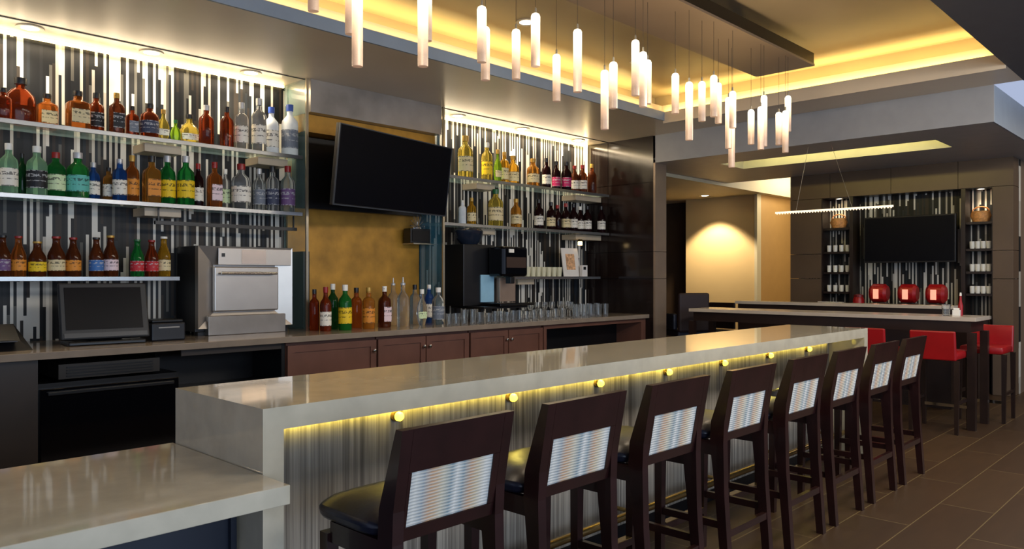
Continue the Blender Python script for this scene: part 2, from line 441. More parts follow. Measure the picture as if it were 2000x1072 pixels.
for x, lb in ((.75, 'first from the left'), (1.64, 'leftmost one in view'), (2.52, 'middle one'), (3.40, 'next to the glass divider')):
    if x > 1: downlight(x, 6.58, CEIL-.001, 'small round ceiling spotlight over the left bottle shelves, '+lb, 'spotlights over the back bar', 20, size=120)
    else: downlight(x, 6.58, CEIL-.001, 'small round ceiling spotlight over the left bottle shelves, outside the frame', 'spotlights over the back bar', 20, size=120)
for x, lb in ((5.97, 'beside the television niche'), (7.06, 'middle one'), (8.18, 'in the right corner')):
    downlight(x, 6.62, CEIL-.001, 'small round ceiling spotlight over the right bottle shelves, '+lb, 'spotlights over the back bar', 20, size=120)
downlight(4.96, 4.6, 3.739, 'round recessed light in the raised ceiling, left of the pair', 'lights in the raised ceiling', 4)
downlight(6.68, 4.6, 3.739, 'round recessed light in the raised ceiling, right of the pair', 'lights in the raised ceiling', 4)
downlight(12.3, 7.05, 2.949, 'round recessed light washing the cream alcove wall', 'light in the alcove', 170, size=100, blend=.35)

# ======================= BAR =======================
BX0, BX1, BY0, BY1, BZ = 1.235, 6.68, 2.31, 2.99, 1.07
t = thing('bar_counter', 'long polished grey-beige stone bar with waterfall ends and a striated front panel', 'bar counter', ((BX0+BX1)/2, (BY0+BY1)/2, 0))
cx = (BX0+BX1)/2; cy = (BY0+BY1)/2
a_, b_ = BX0-cx, BX1-cx
obj('bar_top', lambda bm: prism(bm, [(a_, 0), (a_, BZ), (b_, BZ), (b_, 0), (b_-.075, 0), (b_-.075, BZ-.075), (a_+.075, BZ-.075), (a_+.075, 0)], BY0-cy, BY1-cy), M_stone, t)
box('front_panel', BX0+.076-cx, BX1-.076-cx, 2.60-cy, 2.62-cy, .08, BZ-.077, M_front, t)
box('rear_carcass', BX0+.076-cx, BX1-.076-cx, 2.621-cy, 2.95-cy, 0, BZ-.077, M_cabd, t)
box('toe_kick', BX0+.076-cx, BX1-.076-cx, 2.605-cy, 2.62-cy, 0, .079, M_black, t)
# foot rail
t = thing('bar_foot_rail', 'brass foot rail on brackets low along the bar front', 'foot rail', (4, 2.45, 0))
obj('rail', lambda bm: tube(bm, (-2.55, 0, .2), (2.55, 0, .2), .022, 12), M_brass, t, smooth=True)
for k in range(6): 
    def f(bm, k=k):
        tube(bm, (-2.4+k*.96, 0, .2), (-2.4+k*.96, .148, .2), .012)
    obj('bracket', f, M_brass, t)
# sconces
def f1(bm):
    lathe(bm, [(.001, 0), (.024, 0), (.024, .012), (.02, .022), (.001, .022)], 16)
def f2(bm):
    lathe(bm, [(.001, .0), (.02, .0), (.019, .014), (.012, .024), (.001, .027)], 16)
mb = mesh('mounting_plate', f1, M_brass, True); ml = mesh('lens', f2, M_sconce, True)
for k in range(7):
    x = 1.99+.69*k
    t = thing('bar_sconce', 'small glowing yellow light on the bar front, %s from the near end' % ['first', 'second', 'third', 'fourth', 'fifth', 'sixth', 'seventh'][k], 'wall light', (x, 2.599, .915), 0, 'little yellow lights under the bar top')
    o = obj('mounting_plate', mb, None, t); o.rotation_euler.x = PI/2
    o = obj('lens', ml, None, t, (0, -.022, 0)); o.rotation_euler.x = PI/2
    l = bpy.data.lights.new('sconce', 'POINT'); l.energy = .35; l.color = (1, .80, .16); l.shadow_soft_size = .02
    q = bpy.data.objects.new('sconce_light', l); C.objects.link(q); q.location = (x, 2.56, .965)

o = area((BX0+BX1)/2, 2.575, .985, 5.2, .012, 3.2, (1, .80, .12), (0, .6, -1)); o.data.spread = math.radians(45)  # hidden strip light assumed under the bar top for the yellow band
# lower service counter at the left
t = thing('service_counter', 'lower polished stone service counter on dark blue cabinets joining the bar end', 'counter', (-.5, 2.56, 0))
box('counter_top', -2.3, 1.73, -.43, .44, .80, .86, M_stone, t, .003)
box('cabinet', -2.3, 1.3, -.08, .40, 0, .799, M_navy, t)
box('cabinet_door', 1.302, 1.70, -.08, -.06, .02, .79, M_navy, t)
box('support_panel', 1.70, 1.72, -.10, .40, 0, .799, M_navy, t)

# ======================= BACK COUNTER =======================
t = thing('back_counter', 'long taupe stone worktop of the back bar', 'worktop', (2.3, 6.2, .95))
box('worktop', -6.3, XR-2.3-.002, YC-6.2, YW-6.2-.002, 0, .05, M_stone_b, t, .004)
yf = YC+.06
def cab(name, u0, u1, label, m, cat='cabinet'):
    a = UX(u0, yf); b = min(UX(u1, yf), XR-.004)
    t = thing(name, label, cat, ((a+b)/2, yf, 0))
    return t, (b-a)/2
t, w = cab('end_cabinet', -330, 74, 'plain dark brown cabinet at the far left under the back worktop', M_cabd)
box('carcass', -w, w, 0, .95, 0, .948, M_cabd, t)
# bottle cooler
t, w = cab('undercounter_fridge', 76, 352, 'black undercounter fridge with slatted vent strip below the left worktop', M_black, 'fridge')
box('carcass', -w, w, .03, .9, 0, .78, M_black, t)
box('door', -w+.01, w-.01, 0, .029, .08, .745, M_blackgl, t, .004)
box('door_handle', -w+.05, w-.05, -.02, -.001, .70, .725, M_black, t, .004)
x0 = UX(117, yf)-t.location.x; x1 = UX(315, yf)-t.location.x
def f(bm):
    bx(bm, x0, x1, .03, .6, .80, .9); 
obj('vent_drawer', f, M_steel2 if False else mat('dark_grey_metal', '2b2723', .4, metal=.3, var=.2), t)
def f(bm):
    for k in range(4): bx(bm, x0+.05, x1-.05, .02, .029, .815+k*.02, .823+k*.02)
obj('vent_slat', f, M_black, t)
# open bay
t, w = cab('open_shelf_bay', 354, 556, 'open black shelf bay between fridge and reddish cabinets', M_black, 'cabinet')
def f(bm):
    bx(bm, -w, w, .5, .9, 0, .948); bx(bm, -w, w, 0, .5, 0, .62); bx(bm, w-.03, w, 0, .5, .62, .948)
obj('carcass', f, M_black, t)
box('face_rail', -w, w-.031, 0, .02, .9, .948, M_cabd, t)
# shaker cabinets
kn = mesh('knob', lambda bm: lathe(bm, [(.006, 0), (.006, .014), (.016, .02), (.016, .028), (.001, .032)], 12), M_chrome, True)
def shaker(u0, u1, label, doors):
    t, w = cab('shaker_cabinet', u0, u1, label, M_cab)
    box('carcass', -w+.002, w-.002, .022, .9, 0, .948, M_cab, t)
    n = len(doors); dw = 2*w/n
    for k, s in enumerate(doors):
        a = -w+k*dw+.006; b = a+dw-.012
        def f(bm):
            z0, z1, fr = .1, .92, .06
            bx(bm, a, b, .006, .02, z0, z1)
            bx(bm, a, a+fr, -.006, .006, z0, z1); bx(bm, b-fr, b, -.006, .006, z0, z1)
            bx(bm, a+fr, b-fr, -.006, .006, z1-fr, z1); bx(bm, a+fr, b-fr, -.006, .006, z0, z0+fr)
        d = obj('door', f, M_cab, t)
        kx = b-.03 if s == 'R' else a+.03
        q = obj('knob', kn, None, d, (kx, -.006, .82)); q.rotation_euler.x = PI/2
shaker(560, 735, 'reddish brown panelled cabinet with one door next to the open black bay', ['R'])
shaker(737, 916, 'reddish brown panelled double-door cabinet below the clear bottles', ['R', 'L'])
shaker(918, 1060, 'reddish brown panelled double-door cabinet below the drinks machine', ['R', 'L'])
t, w = cab('open_niche_cabinet', 1062, 1264, 'reddish brown cabinet with an open dark slot at the right end of the back bar', M_cab)
def f(bm):
    bx(bm, -w, -w+.05, 0, .9, 0, .948); bx(bm, w-.1, w, 0, .9, 0, .948); bx(bm, -w+.05, w-.1, 0, .9, 0, .55)
    bx(bm, -w+.05, w-.1, 0, .04, .9, .948)
obj('carcass', f, M_cab, t)
box('niche_back', -w+.051, w-.101, .4, .42, .551, .948, M_black, t)

# ======================= SHELVES =======================
YS = 6.40
def shelf(x0, x1, z, label, brackets):
    cxx = (x0+x1)/2
    t = thing('bottle_shelf', label, 'shelf', (cxx, (YS+YW)/2, z))
    box('glass_board', x0-cxx, x1-cxx, YS-6.6+.013, YW-6.6-.002, -.02, 0, M_shelfglass, t)
    box('front_edge', x0-cxx, x1-cxx, YS-6.6, YS-6.6+.012, -.034, 0, M_shelf, t, .002)
    for b in brackets:
        wd = .3
        if b > 8: wd = .57
        box('bracket', b-cxx, min(b+wd, x1)-cxx, -.06, .19, -.1, -.031, mat('pale_bracket', 'b8a890', .4), t, .003)
bl = [1.0, 2.0+.55, 3.5]
xl = X1-.045
shelf(-3.9, xl, 2.63, 'upper steel bottle shelf on the left mosaic wall', [.75, 2.45, 3.45])
shelf(-3.9, xl, 2.10, 'middle steel bottle shelf on the left mosaic wall', [.75, 2.45])
shelf(-3.9, 2.68, 1.50, 'lowest steel shelf on the left wall holding the beer bottles', [.8])
xr0 = X2+.045; xr1 = XR-.01
shelf(xr0, xr1, 2.63, 'upper steel bottle shelf on the right mosaic wall', [6.2, 8.03])
shelf(xr0, xr1, 2.10, 'middle steel bottle shelf on the right mosaic wall', [6.2, 8.03])
shelf(6.60, xr1-.2, 1.50, 'lowest steel shelf on the right wall holding cups and a framed card', [6.9])
t = thing('hanging_rail', 'thin black rail fixed below the middle left shelf above the oven', 'rail', (UX(450, 6.5), 6.5, 1.93))
box('rail', -.65, .65, -.015, .015, 0, .03, M_black, t)
for k in (-.62, 0, .62): box('rail_hanger', k-.006, k+.006, -.006, .006, .031, .17-.031, M_black, t)

# ======================= BOTTLES =======================
PROF = {
 'round': [(0, 0), (.92, 0), (1, .02), (1, .60), (.92, .68), (.45, .77), (.36, .80), (.36, .93), (.40, .94), (.40, .96), (.3, .965)],
 'wine': [(0, 0), (.95, 0), (1, .02), (1, .58), (.9, .66), (.5, .74), (.38, .80), (.36, .93), (.42, .94), (.42, .96), (.3, .965)],
 'beer': [(0, 0), (.93, 0), (1, .02), (1, .52), (.88, .60), (.5, .76), (.42, .86), (.42, .94), (.46, .95), (.3, .965)],
 'square': [(0, 0), (.95, 0), (1, .02), (1, .62), (.9, .69), (.42, .76), (.34, .80), (.34, .93), (.40, .94), (.3, .965)],
 'flask': [(0, 0), (.55, 0), (.6, .02), (.85, .15), (1, .32), (.95, .5), (.7, .64), (.36, .72), (.3, .78), (.3, .93), (.35, .95), (.3, .965)],
 'slim': [(0, 0), (.95, 0), (1, .015), (1, .66), (.85, .72), (.46, .77), (.42, .82), (.42, .94), (.3, .965)],
 'jug': [(0, 0), (.95, 0), (1, .02), (1, .50), (.93, .62), (.6, .74), (.3, .80), (.28, .92), (.34, .94), (.3, .965)],
}
GL = {'amber': 'b8692c', 'redamber': '98401f', 'orange': 'd0913c', 'brown': '6e371c', 'green': '2a9848', 'dkgreen': '1e5c30', 'ltgreen': 'b8e8c0',
      'clear': 'f4f8f6', 'frost': 'e8ecf0', 'blue': '2b66b8', 'yellow': 'e0c85a', 'lime': 'a6d33a', 'wine': '200c0e', 'gold': 'd8a430'}
CAPC = {'black': '111114', 'gold': 'b08a3c', 'red': '8e1a16', 'white': 'e6e2d8', 'silver': 'b5b5b5', 'blue': '2d4b9a', 'green': '1a5a2e'}
LABC = {'white': 'e6dfd0', 'cream': 'd9c79a', 'black': '18181c', 'yellow': 'e8c21a', 'pink': 'e0c8cc', 'blue': '3a6aa8', 'teal': '5fb6a8', 'grey': '6d7480',
        'purple': '6a4c78', 'orange': 'd8892c', 'red': 'b8232c', 'slate': '3a3f55', 'palegreen': 'cfe0b0', 'none': None, 'magenta': 'b01858'}
def gmat(c):
    solid = c in ('frost',)
    tr = {'clear': .95, 'frost': .35, 'wine': .3, 'brown': .7, 'dkgreen': .75}.get(c, .82)
    return mat('bottle_glass_'+c, GL[c], .06 if not solid else .4, trans=tr, ior=1.22, var=.12, scale=12)
CACHE = {}
def bottle_meshes(kind, g, lab, cap, r, h, pour=False):
    key = (kind, g, lab, cap, round(r, 3), round(h, 2), pour)
    if key in CACHE: return CACHE[key]
    P = PROF[kind]; sq = .75 if kind in ('square', 'jug') else 0
    sy = .6 if kind in ('flask', 'jug') else 1
    n = 20
    body = mesh('bottle_body', lambda bm: lathe(bm, [(max(a*r, .0005), b*h) for a, b in P], n, sq=0 if kind == 'jug' else sq, sy=sy), gmat(g), True)
    rc = .42*r if kind != 'flask' else .35*r
    if kind == 'beer': rc = .5*r
    if pour:
        capf = lambda bm: lathe(bm, [(rc, .94*h), (rc, .985*h), (rc*.4, h), (rc*.3, h*1.1), (rc*.2, 1.12*h)], 10)
    else:
        capf = lambda bm: lathe(bm, [(rc, .945*h if kind == 'beer' else .87*h), (rc*1.05, .95*h), (rc*1.02, h), (rc*.2, h*1.001)], 12)
    capm = mesh('bottle_cap', capf, mat('cap_'+cap, CAPC[cap], .35, metal=.3 if cap in ('gold', 'silver') else 0), True)
    labm = None
    if LABC[lab]:
        z0, z1 = {'beer': (.14, .42), 'wine': (.12, .44), 'flask': (.18, .42)}.get(kind, (.14, .5))
        rr = r*1.012
        def lf(bm):
            if sq and kind != 'jug':
                w_ = r*.8
                bx(bm, -w_, w_, -r*1.03, -r*.96, z0*h, z1*h)
            elif kind == 'flask':
                lathe(bm, [(r*.93, z0*h), (rr, (z0+.12)*h), (rr, z1*h-.04*h)], 12, a0=-PI+.5, a1=-.5, sy=sy)
            else:
                lathe(bm, [(rr, z0*h), (rr, z1*h)], 14, a0=-PI+.15-.5, a1=.1, sy=sy)
        labm = mesh('bottle_label', lf, label_mat(lab))
    CACHE[key] = (body, capm, labm)
    return CACHE[key]
def label_mat(lab):
    nm = 'paper_label_'+lab
    if nm in MATS: return MATS[nm]
    base = lin(LABC[lab]); dark = sum(base) < .6
    m = mat(nm, LABC[lab], .6, var=.0)
    nt = m.node_tree; N = nt.nodes; lk = nt.links; b = N['Principled BSDF']
    tc = N.new('ShaderNodeTexCoord'); sp = N.new('ShaderNodeSeparateXYZ'); lk.new(tc.outputs['Generated'], sp.inputs[0])
    rp = N.new('ShaderNodeValToRGB'); rp.color_ramp.interpolation = 'CONSTANT'; e = rp.color_ramp.elements
    acc = tuple(min(1, x*.25+(.35 if dark else 0)) for x in base)
    e[0].position = 0; e[0].color = acc+(1,); e[1].position = .06; e[1].color = base+(1,)
    for p, c in ((.38, acc), (.44, base), (.62, acc), (.8, base), (.94, acc)):
        k = e.new(p); k.color = c+(1,)
    lk.new(sp.outputs['Z'], rp.inputs['Fac'])
    nz = N.new('ShaderNodeTexNoise'); nz.inputs['Scale'].default_value = 60; lk.new(tc.outputs['Object'], nz.inputs['Vector'])
    th = N.new('ShaderNodeMath'); th.operation = 'GREATER_THAN'; th.inputs[1].default_value = .5; lk.new(nz.outputs['Fac'], th.inputs[0])
    mx = N.new('ShaderNodeMix'); mx.data_type = 'RGBA'; lk.new(th.outputs[0], mx.inputs['Factor'])
    mx.inputs['A'].default_value = base+(1,); lk.new(rp.outputs['Color'], mx.inputs['B'])
    lk.new(mx.outputs['Result'], b.inputs['Base Color'])
    return m
CN = {'amber': 'amber', 'redamber': 'red-amber', 'orange': 'orange-gold', 'brown': 'dark brown', 'green': 'green', 'dkgreen': 'dark green', 'ltgreen': 'pale green',
      'clear': 'clear', 'frost': 'frosted white', 'blue': 'blue', 'yellow': 'yellow', 'lime': 'lime green', 'wine': 'near-black', 'gold': 'golden yellow'}
KN = {'round': ('liquor_bottle', 'round bottle'), 'wine': ('wine_bottle', 'wine bottle'), 'beer': ('beer_bottle', 'beer bottle'), 'square': ('liquor_bottle', 'square bottle'),
      'flask': ('liquor_bottle', 'flask-shaped bottle'), 'slim': ('liquor_bottle', 'slim bottle'), 'jug': ('liquor_bottle', 'broad bottle')}
LN = {'slate': 'dark blue', 'palegreen': 'pale green'}
ORD = ['leftmost', 'second', 'third', 'fourth', 'fifth', 'sixth', 'seventh', 'eighth', 'ninth', 'tenth', 'eleventh', 'twelfth', 'thirteenth', 'fourteenth', 'fifteenth',
       'sixteenth', 'seventeenth', 'eighteenth', 'nineteenth', 'twentieth', 'twenty-first', 'twenty-second', 'twenty-third']
def row(z, where, group, items, y=6.5, pour=()):
    placed = []
    for k, it in enumerate(items):
        u, hp, wp, kind, g, lab, cap = it[:7]
        yy = it[7] if len(it) > 7 else y
        x, _, t_ = on_y(u, yy)
        h = hp*t_/F
        # true lateral scale: width seen across the view ray
        r = wp*t_/F/2
        if kind in ('square',): r *= .80
        er = r*(1.3 if kind == 'square' else 1.02); g0 = 0
        while g0 < 60 and any((x-a)**2+(yy-b)**2 < (er+c+.002)**2 for a, b, c in placed):
            g0 += 1; yy = (yy+.008) if yy+.008+er < 6.76 else yy
            if yy+.008+er >= 6.76: r *= .97; er *= .97
            x, _, t2_ = on_y(u, yy)
        placed.append((x, yy, er))
        ms = bottle_meshes(kind, g, lab, cap, r, h, k in pour)
        nm, kn_ = KN[kind]
        ltx = '' if lab == 'none' else ' with %s label' % LN.get(lab, lab)
        pos = '%s%s' % (ORD[k], '' if k == 0 else ' from left')
        lb = '%s %s%s, %s %s' % (CN[g], kn_, ltx, pos, where)
        t = thing(nm, lb, 'bottle', (x, yy, z+.001), 0, group)
        obj('bottle_body', ms[0], None, t); obj('bottle_cap', ms[1], None, t)
        if ms[2]:
            o = obj('bottle_label', ms[2], None, t)
            if kind == 'square': o.rotation_euler.z = 0
row(2.63, 'on upper left shelf', 'bottles on the upper left shelf', [
 (6, 62, 34, 'square', 'redamber', 'none', 'black'), (40, 92, 54, 'jug', 'redamber', 'none', 'black'), (92, 70, 44, 'square', 'amber', 'cream', 'black'),
 (152, 74, 50, 'square', 'amber', 'cream', 'black'), (188, 78, 28, 'round', 'redamber', 'black', 'black', 6.55), (228, 80, 32, 'square', 'brown', 'black', 'gold'),
 (258, 60, 27, 'square', 'redamber', 'grey', 'black'), (292, 68, 34, 'round', 'redamber', 'slate', 'black'), (319, 62, 24, 'flask', 'yellow', 'white', 'gold'),
 (343, 46, 20, 'flask', 'lime', 'none', 'green', 6.6), (370, 62, 38, 'flask', 'yellow', 'white', 'black'), (403, 78, 28, 'round', 'redamber', 'none', 'silver'),
 (443, 80, 28, 'square', 'redamber', 'none', 'black'), (472, 92, 25, 'slim', 'clear', 'white', 'silver'), (506, 104, 28, 'slim', 'clear', 'white', 'silver'),
 (530, 92, 28, 'round', 'frost', 'white', 'blue', 6.55), (566, 100, 32, 'round', 'frost', 'grey', 'blue', 6.52)])
row(2.10, 'on middle left shelf', 'bottles on the middle left shelf', [
 (17, 98, 32, 'round', 'ltgreen', 'white', 'white'), (43, 82, 17, 'slim', 'dkgreen', 'none', 'black', 6.58), (72, 96, 36, 'round', 'ltgreen', 'black', 'white'),
 (109, 88, 34, 'round', 'green', 'palegreen', 'red'), (152, 90, 40, 'round', 'green', 'teal', 'silver'), (182, 74, 24, 'round', 'blue', 'white', 'silver', 6.54),
 (212, 66, 20, 'slim', 'orange', 'white', 'black', 6.6), (234, 82, 26, 'slim', 'blue', 'white', 'silver'), (258, 92, 26, 'round', 'amber', 'orange', 'gold'),
 (296, 92, 38, 'square', 'orange', 'orange', 'black'), (327, 96, 30, 'round', 'green', 'yellow', 'silver'), (363, 96, 32, 'round', 'green', 'yellow', 'silver'),
 (387, 84, 20, 'wine', 'wine', 'white', 'red'), (419, 88, 32, 'square', 'amber', 'pink', 'red'), (440, 78, 18, 'slim', 'clear', 'palegreen', 'white', 6.6),
 (471, 88, 36, 'round', 'clear', 'white', 'red'), (506, 82, 24, 'round', 'clear', 'grey', 'silver', 6.54), (532, 88, 26, 'slim', 'clear', 'slate', 'black'),
 (562, 90, 28, 'round', 'clear', 'purple', 'red')])
row(1.50, 'on lowest left shelf', 'beer bottles on the lowest left shelf', [
 (5, 80, 27, 'beer', 'brown', 'purple', 'black'), (36, 79, 27, 'beer', 'amber', 'orange', 'red'), (73, 68, 31, 'beer', 'brown', 'yellow', 'gold'),
 (110, 78, 31, 'beer', 'brown', 'cream', 'red'), (143, 76, 28, 'beer', 'brown', 'orange', 'red'), (188, 76, 26, 'beer', 'brown', 'blue', 'black'),
 (216, 80, 28, 'beer', 'brown', 'pink', 'gold'), (268, 72, 25, 'beer', 'green', 'red', 'green'), (296, 71, 25, 'beer', 'redamber', 'red', 'red'),
 (320, 78, 25, 'beer', 'gold', 'cream', 'white')])
row(1.0, 'before the gold panel', 'bottles on the worktop before the gold panel', [
 (614, 80, 19, 'slim', 'redamber', 'none', 'black', 6.28), (636, 86, 22, 'wine', 'redamber', 'white', 'red', 6.12), (650, 88, 22, 'round', 'dkgreen', 'none', 'white', 6.32),
 (674, 88, 26, 'round', 'green', 'yellow', 'white', 6.12), (696, 78, 22, 'slim', 'amber', 'none', 'black', 6.3), (720, 80, 24, 'slim', 'orange', 'orange', 'gold', 6.12),
 (751, 80, 27, 'square', 'brown', 'pink', 'white', 6.15), (768, 82, 20, 'slim', 'clear', 'none', 'silver', 6.4), (787, 86, 24, 'round', 'clear', 'none', 'silver', 6.12),
 (810, 76, 20, 'slim', 'clear', 'none', 'black', 6.4), (824, 70, 24, 'flask', 'clear', 'palegreen', 'white', 6.15), (838, 74, 18, 'slim', 'blue', 'white', 'white', 6.42),
 (856, 72, 24, 'round', 'clear', 'grey', 'white', 6.12)], pour=(7, 8))
row(2.63, 'on upper right shelf', 'bottles on the upper right shelf', [
 (909, 82, 30, 'round', 'yellow', 'cream', 'gold'), (951, 74, 22, 'round', 'yellow', 'yellow', 'white'), (972, 66, 20, 'flask', 'lime', 'cream', 'gold', 6.6), (985, 64, 18, 'slim', 'gold', 'cream', 'gold', 6.5),
 (1002, 58, 24, 'wine', 'gold', 'cream', 'gold'), (1041, 54, 25, 'wine', 'orange', 'cream', 'gold'), (1067, 58, 18, 'wine', 'wine', 'white', 'black'), (1086, 56, 17, 'wine', 'wine', 'magenta', 'black', 6.56),
 (1106, 56, 20, 'wine', 'wine', 'magenta', 'black'), (1122, 52, 16, 'wine', 'brown', 'white', 'red', 6.56), (1138, 54, 18, 'wine', 'brown', 'white', 'red'), (1156, 58, 18, 'wine', 'brown', 'none', 'gold')])
row(2.10, 'on middle right shelf', 'bottles on the middle right shelf', [
 (903, 46, 15, 'slim', 'frost', 'none', 'white'), (921, 52, 18, 'wine', 'gold', 'cream', 'gold'), (968, 72, 30, 'round', 'yellow', 'cream', 'green'), (1008, 56, 22, 'wine', 'orange', 'cream', 'gold'),
 (1052, 58, 19, 'wine', 'wine', 'white', 'black'), (1076, 54, 18, 'wine', 'wine', 'cream', 'black'), (1089, 50, 16, 'wine', 'wine', 'none', 'red', 6.58), (1105, 54, 18, 'wine', 'wine', 'cream', 'red'),
 (1120, 54, 17, 'wine', 'wine', 'white', 'black', 6.46), (1133, 50, 15, 'wine', 'wine', 'white', 'white', 6.56), (1147, 52, 17, 'wine', 'wine', 'white', 'black', 6.46), (1174, 52, 17, 'wine', 'wine', 'white', 'black', 6.46)])

# ======================= TELEVISION (near) =======================
P1 = Vector((3.83, 5.90)); P2 = Vector((5.44, 6.22))
cen = (P1+P2)/2; yaw = math.atan2(P2.y-P1.y, P2.x-P1.x); W = (P2-P1).length
zt, zb = 2.86, 2.14
t = thing('television', 'large wall-mounted television tilted down above the gold panel', 'television', (cen.x, cen.y, zb), yaw)
t.rotation_euler.x = math.radians(7)
hh = .73
box('tv_housing', -W/2, W/2, .012, .05, 0, hh, M_black, t, .004)
box('screen', -W/2+.012, W/2-.012, .004, .0115, .02, hh-.012, M_screen, t)
def f(bm):
    bx(bm, -W/2, W/2, .0, .0115, 0, .012); bx(bm, -W/2, -W/2+.012, .0, .0115, .012, hh); bx(bm, W/2-.012, W/2, .0, .0115, .012, hh); bx(bm, -W/2+.012, W/2-.012, 0, .0115, hh-.01, hh)
obj('bezel', f, mat('grey_bezel', '4b5058', .3, metal=.5), t)
t = thing('tv_mount', 'black wall cabinet carrying the arm of the tilted television', 'tv mount', ((X1+X2)/2, 6.7, 2.17))
box('back_box', -.78, .78, -.02, .06, 0, .70, M_black, t)
box('arm', -.1, .1, -.45, -.021, .3, .42, M_black, t)

# small black box and crystal ornament on a ledge beside the right divider
t = thing('wall_ledge', 'small glass ledge on the gold panel beside the glass divider', 'ledge', (UX(820, 6.68), 6.68, 1.855))
box('ledge_board', -.17, .17, -.1, .088, 0, .012, M_glassedge, t)
xx = UX(815, 6.66)
t = thing('speaker_box', 'small black box standing on the ledge beside the glass divider', 'box', (xx, 6.66, 1.868))
box('case', -.14, .14, -.06, .06, 0, .16, M_black, t, .004)
box('grille', -.12, .12, -.066, -.061, .02, .14, mat('grille_cloth', '1a1512', .8), t)
t = thing('glass_ornament', 'sparkling clear glass ornament on top of the small black box', 'ornament', (xx, 6.66, 2.029))
def f(bm):
    for k in range(7):
        a = PI*k/6
        tube(bm, (0, 0, .02), (.1*math.cos(a), 0, .03+.12*math.sin(a)), .008, 6)
    lathe(bm, [(.04, 0), (.04, .02), (.01, .03)], 10)
obj('crystal', f, M_cleargl, t)

# ======================= OVEN =======================
ox0 = UX(387, 6.35); ox1 = UX(571, 6.35); ow = ox1-ox0; oc = (ox0+ox1)/2
t = thing('countertop_oven', 'stainless steel countertop oven with black sides on the back worktop', 'oven', (oc, 6.57, 1.0))
w = ow/2; yf_ = -.22; hT = .76
box('cabinet_body', -w, w, yf_+.06, .2, .03, hT, M_black, t, .004)
# steel frame: bevelled surround sloping in to the door
def f(bm):
    dxi, zi0, zi1 = .15, .19, .60
    o_ = [(-w, .06), (w, .06), (w, hT), (-w, hT)]; i_ = [(-w+dxi, zi0), (w-dxi, zi0), (w-dxi, zi1), (-w+dxi, zi1)]
    a = [bm.verts.new((x, yf_, z)) for x, z in o_]; b = [bm.verts.new((x, yf_+.045, z)) for x, z in i_]; c = [bm.verts.new((x, yf_+.059, z)) for x, z in o_]
    for i in range(4):
        j = (i+1) % 4
        bm.faces.new((a[i], a[j], b[j], b[i])); bm.faces.new((a[j], a[i], c[i], c[j]))
    bm.faces.new(b)
obj('front_surround', f, M_steel, t)
box('control_panel', -w+.17, w-.02, yf_-.012, yf_-.001, .60, .745, M_steel, t, .003)
box('badge_plate', -.06, .17, yf_-.016, yf_-.013, .61, .735, mat('warm_reflective_steel', 'd8c0a6', .2, metal=.9), t)
def f(bm): bx(bm, -w+.14, w-.14, yf_-.004, yf_+.044, .2, .585, .01)
d = obj('oven_door', f, M_steel, t)
obj('door_handle', lambda bm: (tube(bm, (-w+.18, yf_-.045, .53), (w-.18, yf_-.045, .53), .012, 12), tube(bm, (-w+.2, yf_-.045, .53), (-w+.2, yf_, .53), .008), tube(bm, (w-.2, yf_-.045, .53), (w-.2, yf_, .53), .008)), M_chrome, d, smooth=True)
box('lower_panel', -w+.08, w-.08, yf_-.02, yf_+.058, .0, .165, M_steel2, t, .004)
box('knob_switch', -w+.2, -w+.225, yf_-.02, yf_-.013, .67, .70, M_black, t)
for sx in (-1, 1):
    for sy in (-.14, .15): box('foot', sx*(w-.05)-.03, sx*(w-.05)+.03, sy-.03, sy+.03, 0, .029, M_black, t)
t = thing('side_unit', 'narrow black equipment box between the oven and the glass divider', 'equipment', (UX(584, 6.6)+.02, 6.62, 1.0))
box('case', -.035, .035, -.12, .15, .01, .74, M_black, t, .004)
box('base', -.04, .04, -.13, .16, 0, .009, M_black, t)

# ======================= POS TERMINAL etc. =======================
px_, _, _ = on_y(205, 6.15)
t = thing('pos_terminal', 'black touchscreen till monitor on a stand on the left worktop', 'till', (px_, 6.15, 1.0), math.radians(-4))
t2 = .30
def tilt(fn):
    M = Matrix.Translation((0, -.06, .045)) @ Matrix.Rotation(math.radians(-14), 4, 'X')
    def g(bm):
        fn(bm); bmesh.ops.transform(bm, matrix=M, verts=bm.verts)
    return g
obj('monitor_housing', tilt(lambda bm: bx(bm, -t2, t2, 0, .045, 0, .42, .01)), mat('dark_grey_plastic', '101216', .45), t)
obj('screen', tilt(lambda bm: bx(bm, -t2+.035, t2-.045, -.004, -.001, .07, .385)), M_screen, t)
obj('bottom_bezel', tilt(lambda bm: bx(bm, -t2+.02, t2-.02, -.006, -.001, .012, .045)), mat('mid_grey_plastic', '2c2f34', .35), t)
box('stand', -.12, .12, -.02, .16, .03, .2, M_black, t, .01)
box('stand_base', -.26, .26, -.1, .17, 0, .029, M_black, t, .008)
px2 = UX(318, 6.2)
t = thing('receipt_printer', 'black receipt printer beside the till monitor', 'printer', (px2, 6.2, 1.0), 0)
box('case', -.13, .13, -.12, .12, 0, .14, mat('blueblack_plastic', '14161d', .4), t, .012)
box('lid', -.12, .12, -.1, .11, .1405, .165, M_black, t, .008)
box('paper_slot', -.08, .08, -.125, -.121, .1, .11, M_steel2, t)
px3 = UX(5, 6.15)
t = thing('card_terminal', 'black sloping payment terminal at the left edge of the worktop', 'payment terminal', (px3-.02, 6.12, 1.0))
obj('case', lambda bm: hexa(bm, [(-.16, -.14, 0), (.16, -.14, 0), (.16, .14, 0), (-.16, .14, 0), (-.1, -.08, .06), (.1, -.08, .06), (.1, .1, .17), (-.1, .1, .17)]), M_black, t)
box('keypad', -.07, .07, -.139, -.06, .061, .068, mat('keypad_grey', '2a2a2e', .5), t)
box('napkin_holder_body', 0, 0.001, 0, 0.001, 0, 0.001, M_black, t) if False else None
# dark wall outlet line etc. omitted

